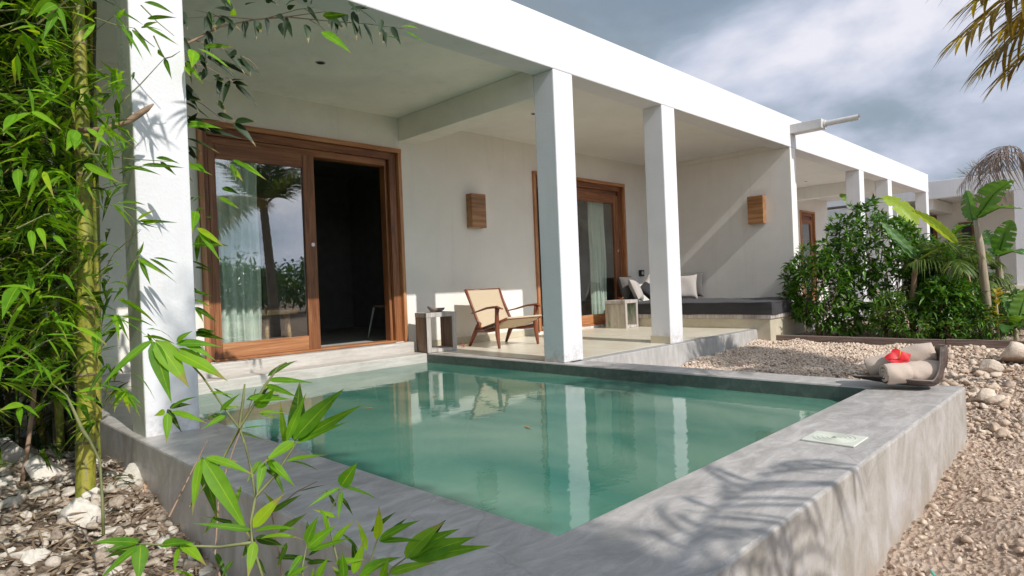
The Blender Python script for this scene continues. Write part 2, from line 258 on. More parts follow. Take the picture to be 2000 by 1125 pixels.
M['banana'] = leafmat('banana_leaf', (0.05, 0.14, 0.03), (0.08, 0.20, 0.04), (0.13, 0.28, 0.05), 0.35, 0.35, spec=0.5)
M['banana_y'] = leafmat('young_banana_leaf', (0.28, 0.42, 0.05), (0.34, 0.48, 0.06), (0.42, 0.55, 0.08), 0.45, 0.35)
M['croton'] = leafmat('croton_leaf', (0.42, 0.40, 0.05), (0.55, 0.45, 0.05), (0.62, 0.42, 0.07), 0.35, 0.35, (1.3, 1.2, 0.5))
M['palm'] = leafmat('palm_leaflet', (0.05, 0.10, 0.02), (0.10, 0.17, 0.03), (0.20, 0.26, 0.04), 0.35, 0.4)
M['palm_y'] = leafmat('yellowing_palm_leaflet', (0.07, 0.045, 0.02), (0.26, 0.18, 0.025), (0.66, 0.50, 0.02), 0.45, 0.45, (1.3, 1.2, 0.6))
M['palm_dry'] = leafmat('dry_palm_leaflet', (0.14, 0.10, 0.08), (0.22, 0.16, 0.13), (0.32, 0.25, 0.20), 0.2, 0.7, (1, 1, 1))
def groundmat():
    m, nt, b, o = newmat('coral_soil'); v = coords(nt)
    f = noise(nt, v, 1.1, 8, 0.65, 0.5); f2 = noise(nt, v, 26, 8, 0.72)
    c = ramp(nt, f, [(0.3, (0.48, 0.32, 0.22)), (0.5, (0.68, 0.49, 0.36)), (0.7, (0.80, 0.61, 0.48))])
    c = mixc(nt, 0.6, c, ramp(nt, f2, [(0.33, (0.16, 0.095, 0.06)), (0.45, (0.56, 0.41, 0.31)), (0.66, (0.82, 0.67, 0.55))]))
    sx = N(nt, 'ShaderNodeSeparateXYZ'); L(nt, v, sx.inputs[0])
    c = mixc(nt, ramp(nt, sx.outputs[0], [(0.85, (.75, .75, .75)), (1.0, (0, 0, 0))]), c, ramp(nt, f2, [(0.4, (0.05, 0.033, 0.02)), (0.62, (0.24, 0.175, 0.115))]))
    L(nt, c, b.inputs['Base Color']); b.inputs['Roughness'].default_value = 0.95; b.inputs['Specular IOR Level'].default_value = 0.1
    vo = N(nt, 'ShaderNodeTexVoronoi'); vo.inputs['Scale'].default_value = 38; L(nt, v, vo.inputs['Vector'])
    h = N(nt, 'ShaderNodeMath', operation='ADD'); L(nt, f2, h.inputs[0]); L(nt, vo.outputs['Distance'], h.inputs[1])
    bump(nt, b, h.outputs[0], 1.0, 0.04); return m
M['ground'] = groundmat()
M['soil'] = simple('dark_soil', (0.06, 0.045, 0.035), 0.95, var=0.5, sc=20, bmp=0.6)
def stonemat(name, a, bb, c3, dirt=None):
    m, nt, b, o = newmat(name); g = N(nt, 'ShaderNodeNewGeometry'); v = coords(nt)
    c = ramp(nt, g.outputs['Random Per Island'], [(0.0, a), (0.5, bb), (1.0, c3)])
    c = mixc(nt, 0.4, c, ramp(nt, noise(nt, v, 45, 6, 0.7), [(0.3, S3(a, 0.7)), (0.65, c3)]))
    L(nt, c, b.inputs['Base Color']); b.inputs['Roughness'].default_value = 0.92; b.inputs['Specular IOR Level'].default_value = 0.15
    bump(nt, b, noise(nt, v, 60, 5, 0.7), 0.7, 0.01); return m
M['gravel'] = stonemat('gravel_stone', (0.54, 0.39, 0.29), (0.76, 0.59, 0.46), (0.88, 0.75, 0.62))
M['rubble'] = stonemat('coral_rubble', (0.44, 0.31, 0.22), (0.66, 0.50, 0.38), (0.82, 0.69, 0.56))
M['rubble_d'] = stonemat('brown_rubble', (0.18, 0.12, 0.08), (0.42, 0.33, 0.24), (0.74, 0.66, 0.56))
M['chalk'] = stonemat('chalky_coral', (0.50, 0.44, 0.36), (0.62, 0.56, 0.47), (0.80, 0.74, 0.65))
M['litter'] = leafmat('dry_litter', (0.16, 0.10, 0.06), (0.32, 0.22, 0.13), (0.5, 0.38, 0.25), 0.1, 0.8, (1, 1, 1))
def glassmat(name='window_glass', ior=1.9, tint=(0.93, 0.96, 0.95)):
    m = bpy.data.materials.new(name); m.use_nodes = True; nt = m.node_tree; nt.nodes.clear()
    o = N(nt, 'ShaderNodeOutputMaterial'); lw = N(nt, 'ShaderNodeLayerWeight'); pw = N(nt, 'ShaderNodeMath', operation='POWER'); L(nt, lw.outputs['Facing'], pw.inputs[0]); pw.inputs[1].default_value = 5
    fr = N(nt, 'ShaderNodeMapRange'); fr.inputs[3].default_value = ior; fr.inputs[4].default_value = 1.0; L(nt, pw.outputs[0], fr.inputs[0])
    gl = N(nt, 'ShaderNodeBsdfGlossy'); gl.inputs['Roughness'].default_value = 0.0; gl.inputs[0].default_value = (1, 1, 1, 1)
    tr = N(nt, 'ShaderNodeBsdfTransparent'); tr.inputs[0].default_value = (*tint, 1)
    ms = N(nt, 'ShaderNodeMixShader'); L(nt, fr.outputs[0], ms.inputs[0]); L(nt, tr.outputs[0], ms.inputs[1]); L(nt, gl.outputs[0], ms.inputs[2]); L(nt, ms.outputs[0], o.inputs[0])
    return m
M['glass'] = glassmat(ior=0.13)
def watermat():
    m = bpy.data.materials.new('pool_water'); m.use_nodes = True; nt = m.node_tree; nt.nodes.clear()
    o = N(nt, 'ShaderNodeOutputMaterial'); v = coords(nt, (0.8, 1.0, 1)); h = noise(nt, v, 5.0, 4, 0.55)
    bp = N(nt, 'ShaderNodeBump'); bp.inputs['Strength'].default_value = 0.085; bp.inputs['Distance'].default_value = 0.02; L(nt, h, bp.inputs['Height'])
    fr = N(nt, 'ShaderNodeFresnel'); fr.inputs[0].default_value = 1.62; L(nt, bp.outputs[0], fr.inputs['Normal'])
    gl = N(nt, 'ShaderNodeBsdfGlossy'); gl.inputs['Roughness'].default_value = 0.0; L(nt, bp.outputs[0], gl.inputs['Normal'])
    tr = N(nt, 'ShaderNodeBsdfTransparent'); tr.inputs[0].default_value = (0.60, 0.95, 0.86, 1)
    df = N(nt, 'ShaderNodeBsdfDiffuse')
    L(nt, ramp(nt, noise(nt, coords(nt, (1, 0.5, 1)), 1.4, 4, 0.5, 0.6), [(0.35, (0.08, 0.42, 0.31)), (0.65, (0.36, 0.68, 0.49))]), df.inputs[0])
    mb = N(nt, 'ShaderNodeMixShader'); mb.inputs[0].default_value = 0.42; L(nt, tr.outputs[0], mb.inputs[1]); L(nt, df.outputs[0], mb.inputs[2])
    ms = N(nt, 'ShaderNodeMixShader'); L(nt, fr.outputs[0], ms.inputs[0]); L(nt, mb.outputs[0], ms.inputs[1]); L(nt, gl.outputs[0], ms.inputs[2]); L(nt, ms.outputs[0], o.inputs[0])
    return m
M['water'] = watermat()

# ------------------------------------------------------------------ mesh helpers
def tag(o, label=None, cat=None, group=None, kind=None):
    if label: o['label'] = label
    if cat: o['category'] = cat
    if group: o['group'] = group
    if kind: o['kind'] = kind
    return o
def empty(name, loc=(0, 0, 0), rz=0, label=None, cat=None, group=None):
    o = bpy.data.objects.new(name, None); COL.objects.link(o); o.location = loc; o.rotation_euler = (0, 0, rz); o.empty_display_size = 0.1
    return tag(o, label, cat, group)
def link(name, me, mat, parent=None, smooth=False, bevel=0, mats=None):
    o = bpy.data.objects.new(name, me); COL.objects.link(o)
    for mm in (mats or [mat]): me.materials.append(mm)
    if smooth: me.shade_smooth()
    if parent is not None: o.parent = parent
    if bevel:
        b = o.modifiers.new('bevel', 'BEVEL'); b.width = bevel; b.segments = 2; b.limit_method = 'ANGLE'
    return o
def from_np(name, V, F, mat, parent=None, smooth=False, mi=None, mats=None, leaf=False):
    V = np.asarray(V, dtype=np.float32); F = np.asarray(F, dtype=np.int32)
    me = bpy.data.meshes.new(name); k = F.shape[1]
    me.vertices.add(len(V)); me.vertices.foreach_set('co', V.ravel())
    me.loops.add(F.size); me.loops.foreach_set('vertex_index', F.ravel())
    me.polygons.add(len(F)); me.polygons.foreach_set('loop_start', np.arange(0, F.size, k, dtype=np.int32))
    if mi is not None: me.polygons.foreach_set('material_index', np.asarray(mi, dtype=np.int32))
    me.update(calc_edges=True)
    if leaf:
        at = me.attributes.new('across', 'FLOAT', 'POINT'); at.data.foreach_set('value', np.tile(np.array([0, .5, 1], dtype=np.float32), len(V)//3))
        a2 = me.attributes.new('along', 'FLOAT', 'POINT'); a2.data.foreach_set('value', np.tile(np.repeat(np.linspace(0, .88, leaf+1), 3), len(V)//(3*(leaf+1))).astype(np.float32))
    me.validate()
    return link(name, me, mat, parent, smooth, mats=mats)
class MB:
    def __init__(s): s.v = []; s.f = []
    def add(s, V, F):
        o = len(s.v); s.v += [tuple(map(float, p)) for p in V]; s.f += [tuple(int(i)+o for i in f) for f in F]; return s
    def box(s, x0, x1, y0, y1, z0, z1):
        return s.add([(x0, y0, z0), (x1, y0, z0), (x1, y1, z0), (x0, y1, z0), (x0, y0, z1), (x1, y0, z1), (x1, y1, z1), (x0, y1, z1)],
                     [(0, 3, 2, 1), (4, 5, 6, 7), (0, 1, 5, 4), (1, 2, 6, 5), (2, 3, 7, 6), (3, 0, 4, 7)])
    def tube(s, pts, rad, n=8, cap=True, sy=1.0):
        pts = [Vector(p) for p in pts]; rad = rad if hasattr(rad, '__len__') else [rad]*len(pts); V = []; F = []
        up = Vector((0, 0, 1)); d0 = (pts[1]-pts[0]).normalized()
        if abs(d0.dot(up)) > 0.9: up = Vector((1, 0, 0))
        for i, p in enumerate(pts):
            d = (pts[min(i+1, len(pts)-1)]-pts[max(i-1, 0)]).normalized(); a = d.cross(up).normalized(); b = a.cross(d).normalized()
            for k in range(n):
                t = 2*math.pi*k/n; V.append(p+(a*math.cos(t)+b*math.sin(t)*sy)*rad[i])
        for i in range(len(pts)-1):
            for k in range(n): F.append((i*n+k, i*n+(k+1) % n, (i+1)*n+(k+1) % n, (i+1)*n+k))
        if cap: F.append(tuple(range(n))[::-1]); F.append(tuple((len(pts)-1)*n+k for k in range(n)))
        return s.add(V, F)
    def beam(s, p0, p1, w0, h0, w1=None, h1=None, up=(0, 0, 1)):
        w1 = w1 or w0; h1 = h1 or h0; p0 = Vector(p0); p1 = Vector(p1); d = (p1-p0).normalized(); u = Vector(up)
        a = d.cross(u).normalized(); b = a.cross(d).normalized(); V = []
        for p, ww, hh in ((p0, w0, h0), (p1, w1, h1)):
            for sx, sz in ((-1, -1), (1, -1), (1, 1), (-1, 1)): V.append(p+a*sx*ww/2+b*sz*hh/2)
        return s.add(V, [(0, 1, 2, 3)[::-1], (4, 5, 6, 7), (0, 1, 5, 4), (1, 2, 6, 5), (2, 3, 7, 6), (3, 0, 4, 7)])
    def build(s, name, mat, parent=None, smooth=False, bevel=0):
        me = bpy.data.meshes.new(name); me.from_pydata(s.v, [], s.f); me.update()
        import bmesh
        bm = bmesh.new(); bm.from_mesh(me); bmesh.ops.recalc_face_normals(bm, faces=bm.faces); bm.to_mesh(me); bm.free()
        return link(name, me, mat, parent, smooth, bevel)
def box(name, mat, parent, x0, x1, y0, y1, z0, z1, bevel=0.004):
    return MB().box(x0, x1, y0, y1, z0, z1).build(name, mat, parent, bevel=bevel)
def unit(a): a = np.asarray(a, float); return a/np.maximum(np.linalg.norm(a, axis=-1, keepdims=True), 1e-9)
def leaf_arrays(P, D, U, Ln, Wd, nseg=4, droop=0.25, fold=0.25, shape='lance', twist=0.0):
    """P base, D direction, U upper-side hint, all (n,3); Ln, Wd (n)."""
    P = np.atleast_2d(P).astype(float); n = len(P); D = unit(np.broadcast_to(D, (n, 3))); U = np.broadcast_to(U, (n, 3)).astype(float)
    Ln = np.broadcast_to(Ln, n); Wd = np.broadcast_to(Wd, n); droop = np.broadcast_to(droop, n)
    S = unit(np.cross(D, U)); Nn = unit(np.cross(S, D))
    t = np.linspace(0, 1, nseg+1)
    if shape == 'lance': prof = (np.sin(np.pi*np.clip(t, 0, 1)**0.58))**1.1
    elif shape == 'strap': prof = np.minimum(1, np.minimum(t*8+0.35, (1-t)*3))
    else: prof = np.sin(np.pi*t**0.8)**0.7
    prof = np.maximum(prof, 0.0); prof[0] = max(prof[0], 0.10); prof[-1] = 0.02
    V = np.zeros((n, nseg+1, 3, 3))
    for i, tt in enumerate(t):
        c = P+D*(Ln*tt)[:, None]-Nn*(Ln*droop*tt**2*0.5)[:, None]+np.array([0, 0, -1.0])*(Ln*droop*tt**2*0.5)[:, None]
        Sx = S*math.cos(twist*tt)+Nn*math.sin(twist*tt)
        hw = (Wd*prof[i]*0.5)[:, None]
        V[:, i, 0] = c-Sx*hw+Nn*hw*fold; V[:, i, 1] = c; V[:, i, 2] = c+Sx*hw+Nn*hw*fold
    F = []
    for i in range(nseg):
        for k in range(2): F.append((i*3+k, i*3+k+1, (i+1)*3+k+1, (i+1)*3+k))
    F = np.array(F); base = (np.arange(n)*(nseg+1)*3)[:, None, None]
    return V.reshape(-1, 3), (F[None]+base).reshape(-1, 4)
def merge(parts):
    V = []; F = []; o = 0
    for v, f in parts: V.append(v); F.append(np.asarray(f)+o); o += len(v)
    return np.concatenate(V), np.concatenate(F)

# ------------------------------------------------------------------ terrain
def gz(x, y):
    x = np.asarray(x, float); y = np.asarray(y, float)
    z = np.interp(x, [1.5, 2.0, 3.0, 5.0, 9.0], [-0.60, -0.58, -0.50, -0.36, -0.20])
    bank = -0.62+0.16*np.clip((y-1.6)/1.0, 0, 1)+0.22*np.clip((y-2.5)/1.6, 0, 1)
    k = np.clip((1.5-x)/0.4, 0, 1)
    z = z*(1-k)+bank*k
    z = z+0.012*np.sin(x*7.1+y*3.3)+0.014*np.sin(y*9.7-x*4.1)+0.008*np.sin(x*17+1.3)*np.sin(y*15)
    return z
gx = np.unique(np.concatenate([np.arange(-400, -8, 28), np.arange(-8, -1, 0.5), np.arange(-1, 10.01, 0.06), np.arange(10.5, 26, 0.8), np.arange(30, 600, 35)]))
gy = np.unique(np.concatenate([np.arange(-400, -8, 28), np.arange(-8, -1.2, 0.4), np.arange(-1.2, 6.61, 0.06), np.arange(7, 26, 1.0), np.arange(30, 600, 35)]))
GX, GY = np.meshgrid(gx, gy, indexing='ij'); GZ = gz(GX, GY)
near = (GX > -1) & (GX < 10) & (GY > -1.2) & (GY < 6.6)
GZ = GZ+np.where(near, RG.normal(0, 0.009, GX.shape)+.012*np.sin(GX*11+3*np.sin(GY*4))*np.sin(GY*13+GX*5)+np.where(GX < 1.0, RG.normal(0, 0.014, GX.shape), 0), 0)
GZ = np.where((GX > 1.12) & (GX < 4.92) & (GY > 0.93) & (GY < 6.5), -1.6, GZ)
nx, ny = GX.shape; idx = np.arange(nx*ny).reshape(nx, ny)
F = np.stack([idx[:-1, :-1], idx[1:, :-1], idx[1:, 1:], idx[:-1, 1:]], -1).reshape(-1, 4)
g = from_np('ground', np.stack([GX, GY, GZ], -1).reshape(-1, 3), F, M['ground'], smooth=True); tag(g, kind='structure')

def ico(sub):
    import bmesh
    bm = bmesh.new(); bmesh.ops.create_icosphere(bm, subdivisions=sub, radius=1); V = np.array([v.co[:] for v in bm.verts]); F = np.array([[v.index for v in f.verts] for f in bm.faces]); bm.free(); return V, F
def rock_templates(sub, k, amt):
    V, F = ico(sub); out = []
    for i in range(k):
        d = unit(RG.normal(size=(13, 3))); c = RG.uniform(0.34, 0.82, 13); W = V.copy()
        for q in range(13):      # chop with planes: angular broken stone
            over = np.maximum(0, W@d[q]-c[q]); W = W-over[:, None]*d[q]
        W = W*(1+RG.normal(0, amt, (len(V), 1))); out.append(W)
    return out, F
def stones(name, P, R, mat, sub=1, flat=0.7, amt=0.05, sink=0.2, k=8, parent=None):
    T, F = rock_templates(sub, k, amt); T = np.array(T); n = len(P); nv = T.shape[1]
    ti = RG.integers(0, k, n); B = T[ti]*(RG.uniform(0.75, 1.25, (n, 1, 3)))
    a = RG.uniform(0, 6.283, n); q = RG.uniform(-0.5, 0.5, n); ca, sa, cq, sq = np.cos(a), np.sin(a), np.cos(q), np.sin(q)
    B[:, :, 2] *= flat
    y = B[:, :, 1]*cq[:, None]-B[:, :, 2]*sq[:, None]; z = B[:, :, 1]*sq[:, None]+B[:, :, 2]*cq[:, None]; x = B[:, :, 0]
    V = np.stack([x*ca[:, None]-y*sa[:, None], x*sa[:, None]+y*ca[:, None], z], -1)*np.asarray(R)[:, None, None]
    V = V+np.asarray(P)[:, None, :]; V[:, :, 2] += (np.asarray(R)*flat*(1-sink*2))[:, None]*0.5
    FF = (F[None]+(np.arange(n)*nv)[:, None, None]).reshape(-1, 3)
    return from_np(name, V.reshape(-1, 3), FF, mat, parent)
def spots(n, x0, x1, y0, y1, keep=None):
    x = RG.uniform(x0, x1, n); y = RG.uniform(y0, y1, n)
    if keep is not None: m = keep(x, y); x, y = x[m], y[m]
    return x, y
# pale gravel between the pool and the planting bed
kx, ky = spots(34000, 5.03, 9.27, 0.9, 3.98, lambda x, y: (y > 1.9+0.25*np.sin(x*2.1)+RG.normal(0, .25, len(x))))
stones_g = stones('gravel', np.stack([kx, ky, gz(kx, ky)+RG.uniform(0, 0.02, len(kx))], -1), RG.uniform(0.012, 0.027, len(kx)), M['gravel'], 1, 0.8, 0.03, k=10); tag(stones_g, kind='stuff')
# broken coral on the right and along the wall
keepr = lambda x, y: ((y < 0.78) | (x > 5.03)) & (y < 2.3)
kx, ky = spots(17000, 1.8, 9.3, -1.2, 2.3, keepr)
r = np.where(RG.random(len(kx)) < .018, RG.uniform(.018, .045, len(kx)), RG.gamma(1.6, 0.0056, len(kx))+0.004)
o = stones('coral_rubble', np.stack([kx, ky, gz(kx, ky)], -1), r, M['rubble'], 1, 0.75, 0.05, 0.3); tag(o, kind='stuff')
kx, ky = spots(2600, 5.06, 9.2, -0.4, 1.75)
r = RG.gamma(1.5, 0.011, len(kx))+0.007
o = stones('broken_coral', np.stack([kx, ky, gz(kx, ky)+0.01], -1), np.minimum(r, .075), M['rubble'], 2, 0.7, 0.05, 0.2, k=14); tag(o, kind='stuff')
# rubble bank under the bamboo
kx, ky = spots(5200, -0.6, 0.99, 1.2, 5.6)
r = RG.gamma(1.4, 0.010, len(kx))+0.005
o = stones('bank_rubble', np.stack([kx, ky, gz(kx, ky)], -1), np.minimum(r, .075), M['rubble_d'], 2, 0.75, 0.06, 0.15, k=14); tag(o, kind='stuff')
kx, ky = spots(150, -0.1, 0.97, 1.6, 5.2)
o = stones('chalky_rubble', np.stack([kx, ky, gz(kx, ky)], -1), RG.uniform(.022, .07, len(kx)), M['chalk'], 3, 0.75, 0.035, 0.2, k=12); tag(o, kind='stuff')
# single large coral boulders
BR = [('broad flat coral boulder at the far right edge of the gravel', 1990, 715, -.27, .30, .5), ('pale coral boulder beside the timber kerb at the right edge', 1935, 745, -.33, .15, .7),
      ('rounded coral rock just outside the pool corner', 1925, 800, -.36, .10, .7)]
for lb, px, py, zz, rr, fl in BR:
    p = at_z(px, py, zz); zz = float(gz(p[0], p[1])); o = stones('boulder', np.array([[p[0], p[1], zz+.01]]), np.array([rr]), M['rubble'], 4, fl, 0.02, 0.3, k=1)
    tag(o, lb, 'boulder')
for lb, px, py, zz, rr in (('big chalky coral block beside the yellow bamboo cane', 95, 990, -.40, .17), ('pale coral block at the foot of the pool wall behind cut canes', 262, 1000, -.42, .11), ('flat coral rock at the left edge of the bank', 15, 940, -.36, .17), ('low coral rock below the cut canes', 150, 1100, -.5, .11), ('small chalky lump left of the leaning brown cane', 10, 1030, -.47, .10), ('chalky lump between the big block and the cut canes', 225, 900, -.36, .10)):
    p = at_z(px, py, zz); zz = float(gz(p[0], p[1])); o = stones('boulder', np.array([[p[0], p[1], zz]]), np.array([rr]), M['chalk'], 4, .8, 0.022, 0.3, k=1); tag(o, lb, 'boulder')
# leaf litter
n = 1500; kx, ky = spots(n, -0.5, 1.0, 1.2, 4.6)
D = np.stack([RG.normal(size=n), RG.normal(size=n), RG.normal(0, .15, n)], -1)
V, F = leaf_arrays(np.stack([kx, ky, gz(kx, ky)+RG.uniform(0.02, .05, n)], -1), D, (0, 0, 1), RG.uniform(.05, .14, n), RG.uniform(.008, .018, n), 3, 0.1, .3)
o = from_np('leaf_litter', V, F, M['litter']); tag(o, kind='stuff')

# ------------------------------------------------------------------ pool
PZ = 0.0; WZ = -0.11
pool = empty('plunge_pool', (2.9, 3.5, 0), label='grey cement plunge pool with broad raised rim in front of the villa', cat='pool')
def pbox(name, mat, x0, x1, y0, y1, z0, z1, bevel=0.012):
    return box(name, mat, pool, x0-2.9, x1-2.9, y0-3.5, y1-3.5, z0, z1, bevel)
RING = [(1.0, .81), (5.01, .81), (5.01, 4.0), (4.83, 4.0), (4.83, 6.189), (4.70, 6.189), (4.70, 1.30), (1.47, 1.30), (1.47, 6.189), (1.0, 6.189)]
nr = len(RING); mb_ = MB(); mb_.add([(x-2.9, y-3.5, 0) for x, y in RING]+[(x-2.9, y-3.5, -1.3) for x, y in RING], [tuple(range(nr)), tuple(range(nr, 2*nr))[::-1]]+[(i, i+nr, (i+1) % nr+nr, (i+1) % nr) for i in range(nr)])
mb_.build('rim', M['cop2'], pool, bevel=.012)
pbox('basin', M['basin'], 1.475, 4.695, 1.305, 6.18, -1.3, -1.15, 0)
pbox('step', M['step'], -2.0, 4.8305, 6.19, 6.47, -1.3, 0.0)
pbox('step', M['step'], -2.0, 4.77, 6.472, 6.60, -1.3, 0.13)
pbox('step', M['basin'], 1.475, 4.694, 5.85, 6.188, -1.3, -0.36)
pbox('step', M['basin'], 1.475, 4.694, 5.5, 5.848, -1.3, -0.64)
# lined inner faces of the near walls
pbox('lining', M['basin'], 1.4705, 1.474, 1.304, 6.18, -1.2, -0.10, 0); pbox('lining', M['basin'], 1.47, 4.70, 1.3005, 1.304, -1.2, -0.10, 0)
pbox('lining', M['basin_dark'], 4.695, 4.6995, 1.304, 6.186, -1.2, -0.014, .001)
wx = np.linspace(1.4705, 4.6955, 40); wy = np.linspace(1.3005, 6.195, 50); A, B = np.meshgrid(wx, wy, indexing='ij')
idx = np.arange(A.size).reshape(A.shape); F = np.stack([idx[:-1, :-1], idx[1:, :-1], idx[1:, 1:], idx[:-1, 1:]], -1).reshape(-1, 4)
o = from_np('pool_water', np.stack([A, B, np.full_like(A, WZ)], -1).reshape(-1, 3), F, M['water'], smooth=True); tag(o, kind='structure')
# skimmer lid
sk = empty('skimmer_lid', (3.13, 1.02, 0.0), label='square ivory skimmer lid with ringed centre set in the pool rim', cat='skimmer lid')
MB().box(-.105, .105, -.115, .115, 0.001, .009).build('plate', M['plastic'], sk, bevel=.003)
m = MB()
for rr in (.03, .05, .07, .09):
    pts = [(rr*math.cos(t), rr*math.sin(t), .010) for t in np.linspace(0, 2*math.pi, 33)]; m.tube(pts, .0010, 5, False)
m.build('ring', M['plastic'], sk); MB().tube([(0, 0, .008), (0, 0, .013)], .009, 12).build('screw', M['steel'], sk)
for i, (px, py, lb) in enumerate(((845, 775, 'yellow leaf floating beneath the reflected crate'), (730, 797, 'small brown leaf floating near the pool steps'), (1025, 832, 'thin brown leaf floating in the middle of the pool'))):
    p = at_z(px, py, WZ+.004); V, F = leaf_arrays(np.array([p]), (math.cos(i*2+.4), math.sin(i*2+.4), .02), (0, 0, 1), .09, .018, 5, 0.0, .15)
    o = from_np('floating_leaf', V, F, M['orange_leaf'], smooth=True); tag(o, lb, 'leaf', 'leaves floating on the pool')

# ------------------------------------------------------------------ villa
YF, YB, YW = 4.03, 4.30, 6.68
villa = empty('villa', (10.7, 5.3, 0), label='long white flat-roofed villa with a pillared veranda along the pool', cat='villa')
def vbox(name, mat, x0, x1, y0, y1, z0, z1, bevel=0.008, parent=None):
    return box(name, mat, parent or villa, x0-10.7, x1-10.7, y0-5.3, y1-5.3, z0, z1, bevel)
PIL = [(1.04, 1.335, -0.04), (4.75, 5.052, 0), (6.76, 7.06, 0), (10.77, 11.05, 0), (14.48, 14.79, 0), (16.63, 16.95, 0), (20.41, 20.69, 0)]
for i, (a, b, z) in enumerate(PIL):
    if i != 3: vbox('pillar', M['green_bounce'] if i == 0 else M['white'], a, b, YF, YB, -0.3 if i == 0 else -.001, 2.921, .010)
for a, b, z in PIL[2:3]:
    vbox('skirting', M['skirt'], a-.012, a-.0005, YF+.0, YB+.01, 0.003, .095, .003)
vbox('front_beam', M['white'], -3, 20.70, YF-.003, YB+.003, 2.92, 3.43, .010)
vbox('cross_beam', M['pwall'], 4.75, 5.05, YB+.004, YW, 2.70, 2.998, .006)
vbox('cross_beam', M['ceil'], 16.63, 16.95, YB+.004, YW, 2.70, 2.998, .006)
vbox('partition_wall', M['wall'], 10.771, 11.0, YF+.001, YW, -0.3, 2.9195, .008)
vbox('partition_wall', M['wall'], 10.773, 11.0, YB+.004, YW, 2.9205, 2.998, 0)
vbox('ceiling', M['pwall'], -3, 4.90, YB+.004, YW+.01, 2.999, 3.05, 0); vbox('ceiling', M['ceil'], 4.902, 20.69, YB+.004, YW+.01, 2.999, 3.05, 0)
vbox('roof', M['white'], -3, 20.69, YB+.004, 12, 3.052, 3.426, .01)
def wallrun(mat, x0, x1, holes, y0, y1, z0, z1):
    x = x0
    for a, b, hb, ht in holes:
        if a > x: vbox('wall', mat, x, a, y0, y1, z0, z1, 0)
        vbox('wall', mat, a, b, y0, y1, ht, z1, 0)
        if hb > z0+.01: vbox('wall', mat, a, b, y0, y1, z0, hb, 0)
        x = b
    if x1 > x: vbox('wall', mat, x, x1, y0, y1, z0, z1, 0)
wallrun(M['pwall'], -3, 4.79, [(2.30, 4.75, .13, 2.58)], YW, YW+.2, -.3, 2.9985)
wallrun(M['wall'], 4.79, 20.66, [(7.27, 9.74, .06, 2.56), (18.36, 19.48, .02, 2.58)], YW, YW+.2, -.3, 2.9985)
vbox('skirting', M['skirt'], 4.80, 7.25, YW-.012, YW-.0005, .003, .10, .003); vbox('skirting', M['skirt'], 9.76, 10.76, YW-.012, YW-.0005, .003, .10, .003)
vbox('skirting', M['skirt'], 11.02, 18.34, YW-.012, YW-.0005, .003, .10, .003)
# rooms behind the doors
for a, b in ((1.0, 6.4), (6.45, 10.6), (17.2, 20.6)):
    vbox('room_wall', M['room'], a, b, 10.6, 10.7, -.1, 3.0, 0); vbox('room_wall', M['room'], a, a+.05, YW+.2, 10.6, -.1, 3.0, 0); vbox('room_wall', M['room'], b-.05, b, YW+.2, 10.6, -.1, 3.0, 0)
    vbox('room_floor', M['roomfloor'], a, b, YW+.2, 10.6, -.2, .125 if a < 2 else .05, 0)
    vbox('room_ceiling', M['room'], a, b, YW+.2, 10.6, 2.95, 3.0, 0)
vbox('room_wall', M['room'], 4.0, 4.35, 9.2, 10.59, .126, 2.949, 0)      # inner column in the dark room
# terrace
t = empty('terrace', (7.5, 5.3, 0)); tag(t, kind='structure')
box('terrace_slab', M['copw'], t, 5.012-7.5, 10.769-7.5, 4.0-5.3, 6.67-5.3, -.5, -.004, .012)
box('terrace_border', M['cop'], t, 5.012-7.5, 10.7-7.5, 4.001-5.3, 4.10-5.3, -.0035, .0008, 0)
box('terrace_floor', M['floor'], t, 4.832-7.5, 10.768-7.5, 4.10-5.3, 6.67-5.3, -.0032, .003, .002)
box('terrace_slab', M['copw'], t, 11.002-7.5, 21.5-7.5, 4.0-5.3, 6.67-5.3, -.5, -.002, .012)
for x in (6.0, 7.5, 9.0): box('floor_joint', M['skirt'], t, x-7.5-.002, x-7.5+.002, 4.10-5.3, 6.67-5.3, .0031, .0038, 0)
